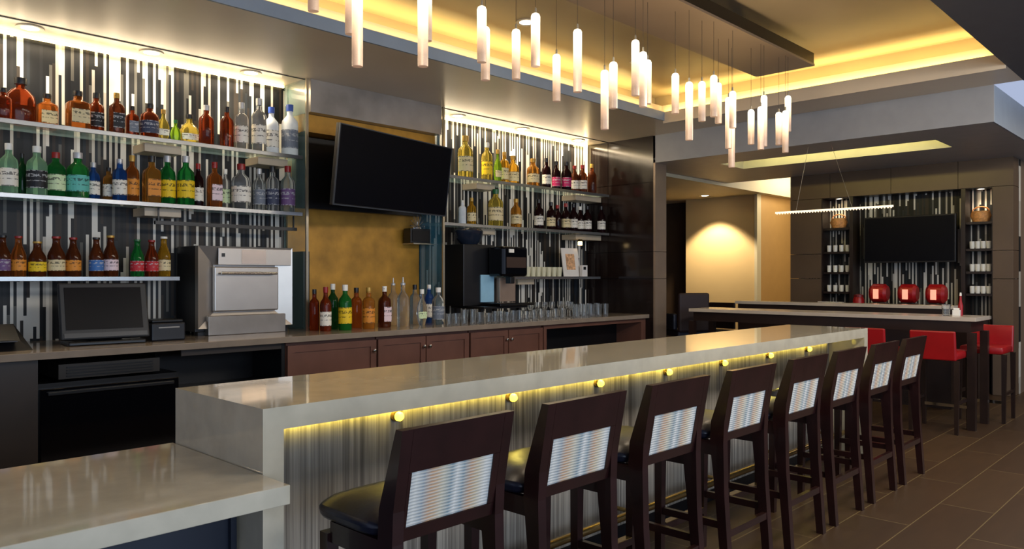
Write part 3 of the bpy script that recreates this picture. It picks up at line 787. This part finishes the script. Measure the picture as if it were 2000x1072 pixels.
# ======================= DRINKS MACHINE =======================
t = thing('drinks_machine', 'black coffee and drinks machine on legs right of the television niche', 'drinks machine', (6.05, 6.35, 1.0))
def b2(n, x0, x1, y0, y1, z0, z1, m, bev=.006, par=None): return box(n, x0-6.05, x1-6.05, y0-6.35, y1-6.35, z0-1, z1-1, m, par or t, bev)
b2('body', 5.75, 6.22, 6.28, 6.6, 1.17, 1.86, M_black)
b2('base_shelf', 5.80, 6.50, 6.0, 6.55, 1.145, 1.169, M_black)
b2('drip_tray', 6.0, 6.55, 5.95, 6.24, 1.17, 1.205, M_blackgl)
def f(bm): 
    lathe(bm, [(.1, 0), (.17, .06), (.19, .16), (.15, .19), (.001, .2)], 20, sy=.7)
o = obj('bean_hopper', f, mat('smoky_blue_plastic', '1c2330', .15, var=.2), t, (5.98-6.05, .09, .861), smooth=True)
b2('brew_head', 6.12, 6.52, 6.02, 6.27, 1.50, 1.84, M_blackgl, .03)
b2('display_glint', 6.2, 6.28, 6.012, 6.019, 1.77, 1.81, M_white, 0)  # white chip put on as the glint of the display
b2('control_strip', 6.16, 6.48, 6.013, 6.019, 1.6, 1.72, mat('brown_control_panel', '3a2a22', .3), 0)
b2('spout', 6.25, 6.32, 6.04, 6.12, 1.42, 1.499, M_black)
b2('splash_panel', 6.0, 6.21, 6.262, 6.279, 1.21, 1.52, mat('pale_blue_panel', '8fb9cf', .25), .002)
b2('cup_rest_panel', 6.24, 6.5, 6.2, 6.26, 1.21, 1.49, mat('taupe_steel_panel', '9a8575', .3, metal=.4), .004)
for x, y in ((5.85, 6.1), (6.45, 6.1), (5.85, 6.5), (6.45, 6.5)): b2('leg', x-.02, x+.02, y-.02, y+.02, 1.0, 1.144, M_black, 0)

# ======================= GLASSWARE =======================
def tumbler(r, h, n=14):
    return mesh('glass', lambda bm: lathe(bm, [(.001, 0), (r*.8, 0), (r, h), (r*.93, h), (r*.74, h*.08), (.001, h*.08)], n), M_cleargl, True)
def stem(r, h, n=14):
    return mesh('glass', lambda bm: lathe(bm, [(.001, 0), (r*.85, 0), (r*.8, h*.03), (r*.1, h*.06), (r*.1, h*.42), (r*.6, h*.5), (r, h*.72), (r*.85, h), (r*.8, h), (r*.92, h*.72), (r*.5, h*.53), (.001, h*.5)], n), M_cleargl, True)
tm = [tumbler(.042, .115), tumbler(.04, .15), stem(.042, .19), tumbler(.045, .10)]
gi = 0
def glass(kind, u, y, place):
    global gi
    x = UX(u, y)
    nm = 'stemmed_glass' if kind == 2 else 'tumbler'
    o = obj(nm, tm[kind], None, None, (x, y, 1.001))
    tag(o, place, 'glass', 'clean glasses standing on the back worktop')
for k, u in enumerate((878, 892, 908, 924, 938)):
    glass([0, 0, 1, 1, 0][k], u, 5.98, 'clear %s glass left of the drinks machine legs, %s' % (['short', 'short', 'tall', 'tall', 'short'][k], ORD[k]+('' if k == 0 else ' from left')))
for k, u in enumerate((956, 968, 980, 992, 1004, 1016, 1030, 1044, 1058, 1072, 1086, 1100, 1114, 1128, 1142, 1156, 1170, 1183)):
    kd = 0 if k % 3 else 3
    if 1110 < u: kd = 1 if u > 1125 else 2
    glass(kd, u, 6.02, 'clear glass in front row right of the drinks machine, %s' % (ORD[k]+('' if k == 0 else ' from left')))
for k, u in enumerate((1022, 1036, 1050, 1064, 1078, 1094, 1108, 1122, 1136, 1150, 1166)):
    glass(2 if k < 7 else 1, u, 6.22, 'clear tall glass in back row right of the drinks machine, %s' % (ORD[k]+('' if k == 0 else ' from left')))
# cups on lowest right shelf
cup = mesh('cup', lambda bm: lathe(bm, [(.001, 0), (.032, 0), (.043, .12), (.039, .12), (.029, .01), (.001, .01)], 16), mat('frosted_cup', 'e9e2c0', .35, trans=.25), True)
for k in range(9):
    u = 1010+k*10.2
    tag(obj('frosted_cup', cup, None, None, (UX(u, 6.52), 6.52, 1.501)), 'frosted cream glass cup on the lowest right shelf, %s%s' % (ORD[k], '' if k == 0 else ' from the left'), 'cup', 'frosted cups on the lowest right shelf')
x = UX(1118, 6.5)
t = thing('framed_card', 'white framed menu card with an orange picture leaning on the lowest right shelf', 'card', (x, 6.5, 1.501))
Mt = Matrix.Rotation(math.radians(-8), 4, 'X')
obj('card', lambda bm: bx(bm, -.17, .17, 0, .012, 0, .38, mtx=Mt), mat('white_card', 'e4ddd4', .5), t)
obj('picture', lambda bm: bx(bm, -.1, .08, -.004, -.001, .09, .3, mtx=Mt), mat('orange_print', 'd8a67a', .5, var=.5, scale=22), t)
t = thing('small_card', 'small white card box at the right of the framed card', 'card', (UX(1140, 6.46), 6.46, 1.501))
box('card_body', -.055, .055, -.02, .02, 0, .15, mat('white_card2', 'ded8d2', .5), t)
box('printed_mark', -.03, .02, -.024, -.021, .09, .13, M_black, t)
t = thing('small_lamp', 'tiny glowing puck hanging under the middle right shelf', 'light', (UX(1133, 6.5), 6.5, 1.95))
box('lamp_body', -.02, .02, -.02, .02, .02, .05, M_brass, t)
obj('lens', lambda bm: lathe(bm, [(.001, -.03), (.03, -.03), (.03, .019), (.001, .019)], 12), mat('warm_puck', 'ffe9c0', .5, emis='ffd898', es=3), t)

# ======================= PENDANTS =======================
PEN = [(612, -120, 22, 22), (684, -90, 67, 20), (698, -60, 130, 22), (826, -10, 130, 21), (834, -40, 80, 20), (941, 12, 122, 19), (948, 52, 157, 18), (1008, 57, 155, 17),
 (1046, 26, 130, 19), (1087, 106, 198, 16), (1128, 57, 180, 19), (1181, 137, 253, 16), (1198, 121, 212, 17), (1241, 78, 187, 18), (1256, 101, 209, 17), (1265, 117, 203, 15),
 (1319, 143, 222, 14.5), (1346, 160, 274, 15.5), (1371, 159, 237, 14), (1394, 147, 228, 14), (1403, 162, 241, 13), (1423, 190, 290, 13), (1431, 178, 250, 14), (1429, 205, 327, 12.5),
 (1467, 214, 282, 12.5), (1486, 208, 292, 13), (1492, 186, 286, 14), (1521, 219, 283, 12), (1534, 216, 298, 13.5), (1539, 187, 257, 14)]
WHERE = ['at the top edge of the photo, leftmost of all']
order = sorted(range(len(PEN)), key=lambda i: PEN[i][0])
for rank, i in enumerate(order):
    u, v0, v1, wpx = PEN[i]
    a, b = ray(u)
    y = min(3.5, max(3.04, .056*F/wpx*b)); t_ = y/b; x = a*t_
    z1 = H+(540-v0)*t_/F; z0 = H+(540-v1)*t_/F
    z1 = min(z1, 3.3); L = z1-z0
    size = 'long' if L > .36 else ('short' if L < .27 else 'mid-length')
    base = 'low-hanging' if z0 < 2.55 else 'high-hanging' if z0 > 2.85 else 'glowing'
    t = thing('tube_pendant', '%s %s frosted tube pendant above the bar, %s of thirty' % (size, base, (ORD+['twenty-fourth', 'twenty-fifth', 'twenty-sixth', 'twenty-seventh', 'twenty-eighth', 'twenty-ninth', 'rightmost'])[rank]+(' from the left' if 0 < rank < 29 else '')), 'pendant light', (x, y, z0), 0, 'tube pendants above the bar')
    r = .0275
    obj('tube_shade', lambda bm: lathe(bm, [(.001, 0), (r*.96, 0), (r, .01), (r, L-.02), (r*.8, L-.006), (r*.4, L), (.001, L)], 18), M_tube, t, smooth=True)
    obj('cap', lambda bm: lathe(bm, [(.007, L), (.007, L+.03), (.002, L+.035)], 8), M_wire, t)
    obj('cable', lambda bm: tube(bm, (0, 0, L+.03), (0, 0, 3.5-z0-.001), .0016, 5), M_cable, t)

# linear pendant over the table
ya, yb = 4.10, 2.78
t = thing('linear_pendant', 'thin sparkling linear light bar hung on wires over the high table', 'pendant light', (8.8, (ya+yb)/2, 2.25))
hl = (ya-yb)/2
box('light_bar', -.012, .012, -hl, hl, 0, .02, mat('warm_glowing_bar', 'd8c8a8', .3, emis='ffe6be', es=.8, var=.4, scale=40), t)
obj('suspension_wire', lambda bm: (tube(bm, (0, -hl*.35, .02), (.0, -hl*.0, .749), .002, 5), tube(bm, (0, hl*.62, .02), (0, hl*.4, .749), .002, 5)), M_wire, t)
def f(bm):
    for k in range(40): lathe(bm, [(.001, -.014), (.009, -.006), (.001, .0)], 6, cy=-hl+.02+k*(2*hl-.04)/39)
obj('crystal_bead', f, mat('crystal_bead', 'efe6d2', .1, metal=.2, emis='ffe6be', es=.6), t)['kind'] = 'stuff'

# ======================= BAR STOOLS =======================
def stool_proto():
    t = thing('bar_stool', 'x', 'bar stool', (0, 0, 0), 0, 'dark bar stools along the bar')
    hw = .235                                        # origin: floor, centre of seat; back towards -Y
    # back posts: raked, tapering, each continuous with the rear leg
    def post(s):
        def f(bm):
            x0, x1 = (s*hw, s*(hw-.042))
            sec = [(0, -.235, -.195), (.45, -.205, -.155), (.70, -.20, -.128), (.80, -.205, -.135), (1.05, -.25, -.218)]
            rings = [[bm.verts.new((x, y, z)) for x, y in ((x0, a), (x1, a), (x1, b), (x0, b))] for z, a, b in sec]
            for A, B in zip(rings, rings[1:]):
                for i in range(4): bm.faces.new((A[i], A[(i+1) % 4], B[(i+1) % 4], B[i]))
            bm.faces.new(rings[0]); bm.faces.new(rings[-1])
        return f
    for s in (-1, 1): obj('leg', post(s), M_wood, t)
    for s in (-1, 1):
        def f(bm):
            x = s*(hw-.022)
            hexa(bm, [(x-.017, .155, 0), (x+.017, .155, 0), (x+.017, .19, 0), (x-.017, .19, 0), (x-.022, .145, .66), (x+.022, .145, .66), (x+.022, .19, .66), (x-.022, .19, .66)])
        obj('leg', f, M_wood, t)
    iw = hw-.043
    def yb_(z): return -.205-(z-.8)*.045/.25         # back plane outer face
    def slab(z0, z1, th, out=0):
        def f(bm):
            a, b = yb_(z0)-out, yb_(z1)-out
            hexa(bm, [(-iw, a, z0), (iw, a, z0), (iw, a+th, z0), (-iw, a+th, z0), (-iw, b, z1), (iw, b, z1), (iw, b+th, z1), (-iw, b+th, z1)])
        return f
    obj('top_rail', slab(.915, 1.05, .03), M_wood, t)
    def f(bm):
        slab(.70, .742, .03)(bm)
    obj('lower_rail', f, M_wood, t)
    for x0, x1 in ((-iw, -iw+.012), (iw-.028, iw)):
        def f(bm):
            z0, z1 = .743, .914; a, b = yb_(z0), yb_(z1)
            hexa(bm, [(x0, a, z0), (x1, a, z0), (x1, a+.03, z0), (x0, a+.03, z0), (x0, b, z1), (x1, b, z1), (x1, b+.03, z1), (x0, b+.03, z1)])
        obj('back_frame', f, M_wood, t)
    def f(bm):
        z0, z1 = .743, .914; a, b = yb_(z0)+.004, yb_(z1)+.004
        hexa(bm, [(-iw+.012, a, z0), (iw-.028, a, z0), (iw-.028, a+.035, z0), (-iw+.012, a+.035, z0), (-iw+.012, b, z1), (iw-.028, b, z1), (iw-.028, b+.035, z1), (-iw+.012, b+.035, z1)])
    obj('back_upholstery', f, M_woven, t)
    def f(bm):
        nx, ny = 14, 12; x0_, x1_, y0_, y1_ = -hw-.005, hw+.005, -.125, .25
        def rim(i, j, ins):
            fx = -1+2*i/nx; fy = -1+2*j/ny
            k = (abs(fx)**6+abs(fy)**6)**(1/6)
            sx_ = 1-.10*(abs(fy)**3) if True else 1
            m = max(abs(fx), abs(fy)) or 1
            q = m/k if k > 0 else 1
            return ((x0_+x1_)/2+fx*q*(x1_-x0_)/2*ins, (y0_+y1_)/2+fy*q*(y1_-y0_)/2*ins, k)
        top = [[None]*(ny+1) for _ in range(nx+1)]; bot = [[None]*(ny+1) for _ in range(nx+1)]
        for i in range(nx+1):
            for j in range(ny+1):
                fx = -1+2*i/nx; fy = -1+2*j/ny; m = max(abs(fx), abs(fy))
                a, b, _ = rim(i, j, 1); top[i][j] = bm.verts.new((a, b, .785-.038*m**5-.008*m**2))
                a, b, _ = rim(i, j, .96); bot[i][j] = bm.verts.new((a, b, .70))
        for g, rv in ((top, 0), (bot, 1)):
            for i in range(nx):
                for j in range(ny): bm.faces.new((g[i][j], g[i+1][j], g[i+1][j+1], g[i][j+1]))
        ring_ = lambda g: [g[i][0] for i in range(nx)]+[g[nx][j] for j in range(ny)]+[g[i][ny] for i in range(nx, 0, -1)]+[g[0][j] for j in range(ny, 0, -1)]
        A, B = ring_(top), ring_(bot)
        for i in range(len(A)): bm.faces.new((A[i], A[(i+1) % len(A)], B[(i+1) % len(A)], B[i]))
    o = obj('seat', f, M_leather, t, smooth=True)
    md = o.modifiers.new('soft', 'BEVEL'); md.width = .012; md.segments = 2; md.limit_method = 'ANGLE'
    def f(bm):
        bx(bm, -hw+.044, hw-.044, .15, .18, .63, .699); bx(bm, -hw+.01, -hw+.035, -.155, .144, .63, .699); bx(bm, hw-.035, hw-.01, -.155, .144, .63, .699)
    obj('apron', f, M_wood, t)
    for s in (-1, 1): obj('stretcher', lambda bm: bx(bm, s*(hw-.022)-.012, s*(hw-.022)+.012, -.17, .152, .28, .315), M_wood, t)
    o = obj('footrest', lambda bm: bx(bm, -hw+.04, hw-.04, .152, .182, .19, .225), M_wood, t)
    obj('footrest_plate', lambda bm: bx(bm, -hw+.05, hw-.05, .148, .186, .2255, .229), M_brass, o)
    obj('stretcher', lambda bm: bx(bm, -hw+.04, hw-.04, -.215, -.19, .24, .275), M_wood, t)
    return t
xs = [1.625, 2.27, 2.92, 3.6, 4.28, 4.9, 5.54, 6.17]
lab = ['nearest the camera', 'second from the near end', 'third from the near end', 'fourth from the near end', 'fifth from the near end', 'third from the far end', 'second from the far end', 'at the far end of the bar']
proto = stool_proto()
for k, x in enumerate(xs):
    loc = (x, 2.03, 0); lb = 'dark wood bar stool with striped woven back, '+lab[k]
    if k == 0: proto.location = loc; proto['label'] = lb
    else: dup(proto, loc, 0, lb)

# ======================= HIGH TABLE AREA =======================
TX0, TX1, TY0, TY1, TZ = 8.5, 9.05, 1.93, 5.1, 1.10
tx, ty = (TX0+TX1)/2, (TY0+TY1)/2
t = thing('high_table', 'long pale-topped communal high table with dark wood legs', 'table', (tx, ty, 0))
box('table_top', TX0-tx, TX1-tx, TY0-ty, TY1-ty, TZ-.04, TZ, M_table, t, .003)
def f(bm):
    bx(bm, TX0-tx+.03, TX0-tx+.06, TY0-ty+.05, TY1-ty-.05, TZ-.15, TZ-.041); bx(bm, TX1-tx-.06, TX1-tx-.03, TY0-ty+.05, TY1-ty-.05, TZ-.15, TZ-.041)
    bx(bm, TX0-tx+.06, TX1-tx-.06, TY0-ty+.05, TY0-ty+.08, TZ-.15, TZ-.041)
obj('apron', f, M_espresso, t)
for x in (TX0-tx+.01, TX1-tx-.05):
    for y in (TY0-ty+.036, .3, TY1-ty-.05): box('leg', x-.035, x+.035, y-.035, y+.035, 0, TZ-.151 if abs(y) > 1 else TZ-.151, M_espresso, t)
# half wall with stone cap behind the table
t = thing('half_wall', 'dark wood half wall with pale cap between high table and coffee counter', 'half wall', (9.76, 3.74, 0))
box('wall_body', -.09, .09, -1.3, 1.3, 0, 1.13, M_espresso, t)
box('cap', -.12, .12, -1.33, 1.33, 1.131, 1.17, M_table, t, .003)
# coffee counter
t = thing('coffee_counter', 'dark counter below the far wall screen carrying the red machines', 'counter', (10.95, 3.5, 0))
box('counter_body', -.28, .28, -1.1, 1.05, 0, .96, M_espresso, t)
box('counter_top', -.3, .29, -1.12, 1.07, .961, 1.0, M_table, t)
# red machines
def redm():
    t = thing('red_dispenser', 'x', 'drinks machine', (0, 0, 0), 0, 'red machines on the coffee counter')
    box('base', -.12, .1, -.12, .12, 0, .16, M_black, t, .01)
    def f(bm):
        lathe(bm, [(.001, -.13), (.1, -.13), (.135, -.09), (.135, .09), (.1, .13), (.001, .13)], 20)
        bmesh.ops.rotate(bm, verts=bm.verts, cent=(0, 0, 0), matrix=Matrix.Rotation(PI/2, 3, 'X'))
        for v in bm.verts: v.co.z += .30
    obj('red_body', f, M_red, t, smooth=True)
    box('front_patch', -.142, -.131, -.03, .05, .22, .36, mat('pale_pink_emissive', 'f0a890', .3, emis='ff9a80', es=.5), t)  # pale pink patch with weak emission on the body front
    box('spout', -.16, -.121, -.02, .02, .13, .16, M_chrome, t)
    return t
rp_ = redm()
for k, u in enumerate((1716, 1773, 1828)):
    y = UY(u, 10.85); lb = 'rounded red drinks machine on the coffee counter, '+['left one', 'middle one', 'right one'][k]
    if k == 0: rp_.location = (10.88, y, 1.001); rp_['label'] = lb
    else: dup(rp_, (10.88, y, 1.001), 0, lb)
for o_ in [q for q in C.objects if q.name.startswith('red_dispenser')]: o_.scale = (.85, .85, .92)
t = thing('red_canister', 'small red canister left of the red machines below the far screen', 'canister', (10.85, UY(1677, 10.85), 1.001))
obj('canister_body', lambda bm: lathe(bm, [(.07, 0), (.075, .18), (.06, .22)], 14), M_red, t, smooth=True)
obj('lid', lambda bm: lathe(bm, [(.062, .221), (.062, .25), (.02, .26)], 14), mat('dark_red_lid', '6e1214', .4), t)
# far TV
y0, y1 = UY(1866, 11.15), UY(1687, 11.15)
t = thing('television', 'flat television on the far mosaic wall above the red machines', 'television', (11.16, (y0+y1)/2, 1.69))
hw2 = (y1-y0)/2
box('tv_housing', 0, .05, -hw2, hw2, 0, .63, M_black, t, .004)
box('screen', -.006, -.001, -hw2+.015, hw2-.015, .018, .612, M_screen, t)
box('wall_bracket', .051, .385, -.15, .15, .2, .4, M_black, t)
# tower shelves and wares
tz = [1.28, 1.566, 1.86, 2.205]
mug = mesh('mug', lambda bm: lathe(bm, [(.001, 0), (.025, 0), (.03, .02), (.031, .095), (.028, .095), (.024, .01), (.001, .01)], 12), M_white, True)
for side, ya_, yb2, nm in ((0, 4.16, 4.525, 'left'), (1, 2.385, 2.675, 'right')):
    for k, z in enumerate(tz):
        lv = ['lowest', 'second lowest', 'second highest', 'top'][k]
        s = box('niche_shelf', XF+.03, XF+.299, ya_, yb2, z-.03, z, M_espresso)
        tag(s, '%s dark shelf in the %s niche of the far wall' % (lv, nm), 'shelf', 'dark shelves in the far wall niches')
        n = 4
        if k < 3:
            for j in range(n):
                y = ya_+.05+(yb2-ya_-.1)*j/(n-1)
                tag(obj('white_mug', mug, None, None, (XF+.12, y, z+.001)), 'white mug on the %s %s niche shelf, %s' % (lv, nm, ['rightmost', 'third from left', 'second from left', 'leftmost'][j]), 'mug', 'white mugs in the far wall niches')
    zb_ = 2.205
    t = thing('orange_basket', 'orange wicker basket on the top shelf of the %s niche in the far wall' % nm, 'basket', (XF+.14, (ya_+yb2)/2, zb_+.001))
    obj('basket_body', lambda bm: lathe(bm, [(.001, 0), (.09, 0), (.12, .08), (.10, .14), (.085, .14), (.1, .08), (.001, .02)], 14), mat('orange_wicker', 'c98d50', .6, var=.3, scale=40), t, smooth=True)
    obj('handle', lambda bm: [tube(bm, (0, .1*math.cos(PI*q/8), .13+.07*math.sin(PI*q/8)), (0, .1*math.cos(PI*(q+1)/8), .13+.07*math.sin(PI*(q+1)/8)), .008, 6) for q in range(8)], mat('orange_wicker', 'c98d50'), t)
    t = thing('recessed_downlight', 'small spotlight in the head of the %s niche of the far wall' % nm, 'downlight', (XF+.15, (ya_+yb2)/2, TOP-.002), 0, 'spotlights in the far wall niches')
    o = obj('trim_ring', ring, None, t); o.scale = (.6, .6, 1); o = obj('lens', lens, None, t); o.scale = (.6, .6, 1)
    spot(XF+.15, (ya_+yb2)/2, TOP-.04, 6, size=120)
sbox('trim_10', XF+.02, XF+.3, 2.38, 4.53, TOP, TOP+.01, M_espresso)
for j in range(4):
    y = 4.2+.28*j/3
    b_ = tag(box('white_box', XF-.2, XF-.13, y-.035, y+.035, 1.001, 1.14, M_white), 'small white carton at the left of the coffee counter, %s' % ['rightmost', 'third from left', 'second from left', 'leftmost'][j], 'carton', 'white cartons on the coffee counter')
# condiments on table end
t = thing('red_bottle', 'slim red sauce bottle near the right end of the high table', 'bottle', (8.85, UY(1876, 8.85), TZ+.001))
obj('bottle_body', lambda bm: lathe(bm, [(.022, 0), (.024, .1), (.012, .15), (.01, .2)], 12), M_red, t, smooth=True)
obj('bottle_cap', lambda bm: lathe(bm, [(.011, .201), (.008, .235)], 10), M_white, t)
t = thing('napkin_box', 'small white napkin box beside the red sauce bottle on the high table', 'napkin box', (8.78, UY(1868, 8.78), TZ+.001))
box('box_body', -.03, .03, -.03, .03, 0, .06, M_white, t); box('napkin', -.012, .012, -.025, .025, .061, .08, M_white, t)
tag(obj('clear_tumbler', tm[0], None, None, (8.72, UY(1848, 8.72), TZ+.001)), 'clear tumbler on the high table beside the napkin box', 'glass')

# red stools: seat faces +X (local), back at -X
def red_stool():
    t = thing('red_stool', 'x', 'bar stool', (0, 0, 0), 0, 'red bar stools at the high table')
    def f(bm): bx(bm, -.2, .24, -.2, .2, .70, .78, .025)
    obj('seat', f, M_red, t, smooth=True)
    def f(bm):
        hexa(bm, [(-.235, -.2, .70), (-.19, -.2, .70), (-.19, .2, .70), (-.235, .2, .70), (-.27, -.2, .98), (-.23, -.2, .98), (-.23, .2, .98), (-.27, .2, .98)])
    o = obj('backrest', f, M_red, t); md = o.modifiers.new('b', 'BEVEL'); md.width = .012; md.segments = 2
    for x, y in ((-.2, -.2), (-.2, .2), (.2, -.2), (.2, .2)):
        obj('leg', lambda bm: hexa(bm, [(x*1.08-.016, y-.016, 0), (x*1.08+.016, y-.016, 0), (x*1.08+.016, y+.016, 0), (x*1.08-.016, y+.016, 0), (x-.022, y-.022, .70), (x+.022, y-.022, .70), (x+.022, y+.022, .70), (x-.022, y+.022, .70)]), M_espresso, t)
    for s in (-1, 1): obj('stretcher', lambda bm: bx(bm, -.2, .2, s*.2-.01, s*.2+.01, .28, .31), M_espresso, t)
    obj('footrest', lambda bm: bx(bm, .19, .22, -.19, .19, .2, .23), M_chrome, t)
    return t
rs = red_stool()
spots = [(8.36, 2.21, 0, 'red bar stool on the near side of the high table, beside its end leg'),
         (8.36, 2.84, 0, 'red bar stool on the near side of the high table, second from the right'),
         (9.33, 2.02, PI, 'red bar stool at the far side of the high table, at its right end')]
for k, (x, y, rz, lb) in enumerate(spots):
    if k == 0: rs.location = (x, y, 0); rs['label'] = lb
    else: dup(rs, (x, y, 0), rz, lb)
# dark high chair at the left end of table
t = thing('dark_armchair', 'dark high-backed chair beyond the left end of the high table', 'chair', (9.27, 5.62, 0), math.radians(150))
box('seat', -.22, .22, -.22, .22, .68, .78, M_leather, t, .02); box('backrest', -.23, .23, .2, .27, .75, 1.28, mat('dark_maroon_fabric', '241416', .6), t, .03)
for s in (-1, 1): box('armrest', s*.25-.03, s*.25+.03, -.2, .2, .78, 1.0, M_leather, t, .02)
for x, y in ((-.2, -.2), (-.2, .2), (.2, -.2), (.2, .2)): box('leg', x-.02, x+.02, y-.02, y+.02, 0, .679, M_espresso, t)
t = thing('dark_low_stool', 'dark backed stool standing behind the left part of the high table', 'stool', (9.8, 5.45, 0), 0)
box('seat', -.2, .2, -.2, .2, .68, .75, M_leather, t, .02); box('backrest', .17, .21, -.2, .2, .76, 1.13, M_espresso, t, .01)
for x, y in ((-.18, -.18), (-.18, .18), (.18, -.18), (.18, .18)): box('leg', x-.02, x+.02, y-.02, y+.02, 0, .679, M_espresso, t)

# ======================= LIGHT =======================
YEL = (1, .80, .32); WARM = (1, .80, .54); ASSUMED_DAY = (.66, .81, 1.0)
# coves shining up
area(2, 5.26, 3.5, 11.5, .08, 36, YEL, (0, -.25, 1))
area(2, 5.09, 3.48, 11.5, .02, 9, YEL, (0, 1, .5))
o = area(7.915, 3.4, 3.48, 3.4, .02, 5, YEL, (1, 0, .5)); o.rotation_euler = Vector((1, 0, .5)).to_track_quat('-Z', 'Y').to_euler()
o = area(8.08, 3.4, 3.5, .08, 3.5, 12, YEL, (-.25, 0, 1)); 
o.rotation_euler = Vector((-.25, 0, 1)).to_track_quat('-Z', 'Y').to_euler(); o.data.size = 3.5; o.data.size_y = .08
# slot
o = area(9.36, 3.8, 3.07, 2.4, .06, 22, (1, .82, .25), (.8, 0, .4)); o.rotation_euler = Vector((.5, 0, 1)).to_track_quat('-Z', 'Y').to_euler(); 
# shelves wall wash
area(1.2, 6.70, CEIL-.04, 5.2, .05, 20, WARM, (0, -.15, -1))
area(7.05, 6.70, CEIL-.04, 3.0, .05, 12, WARM, (0, -.15, -1))
for xc, wd in ((1.2, 5.2), (7.05, 3.0)):
    area(xc, 6.74, CEIL-.10, wd, .05, wd*1.0, WARM, (0, -1, .3))  # extra light along the LED strip, added to brighten the soffit
# assumed daylight from behind the viewer, no window built; unseen warm dining lights added
area(1.5, -4.6, 1.9, 9, 2.6, 190, ASSUMED_DAY, (.1, 1, -.05))
area(6, .2, 3.3, 6, .8, 125, (1, .92, .82), (0, .3, -1))
area(12, .5, 3.3, 2, 2, 35, (1, .85, .65), (-.1, .3, -1))
area(14, 4, 3.3, 1, 2, 60, (1, .8, .5), (-1, .8, -.4))
area(13.2, 5.6, 3.2, 1.5, .3, 7, (1, .88, .65), (-.3, 1, .1))
# pendants add a warm downlight
for x in (2.2, 3.4, 4.6, 5.8): 
    l = bpy.data.lights.new('pendant_glow', 'POINT'); l.energy = 9; l.color = (1, .82, .58); l.shadow_soft_size = .15
    q = bpy.data.objects.new('pendant_glow', l); C.objects.link(q); q.location = (x, 2.85, 2.7)

w = bpy.data.worlds.new('World'); bpy.context.scene.world = w; w.use_nodes = True
w.node_tree.nodes['Background'].inputs[0].default_value = (.62, .72, 1, 1); w.node_tree.nodes['Background'].inputs[1].default_value = .38

# ======================= CAMERA =======================
cd = bpy.data.cameras.new('cam'); cam = bpy.data.objects.new('Camera', cd); C.objects.link(cam)
cd.sensor_fit = 'HORIZONTAL'; cd.sensor_width = 36; cd.lens = F/2000*36; cd.shift_y = 4/2000
cam.location = (0, 0, H)
cam.rotation_euler = Vector((DX, DY, 0)).to_track_quat('-Z', 'Y').to_euler()
cd.clip_start = .05
S = bpy.context.scene; S.camera = cam
S.view_settings.view_transform = 'Standard'; S.view_settings.look = 'None'; S.view_settings.gamma = 1; S.view_settings.use_curve_mapping = False
S.view_settings.exposure = 0.82
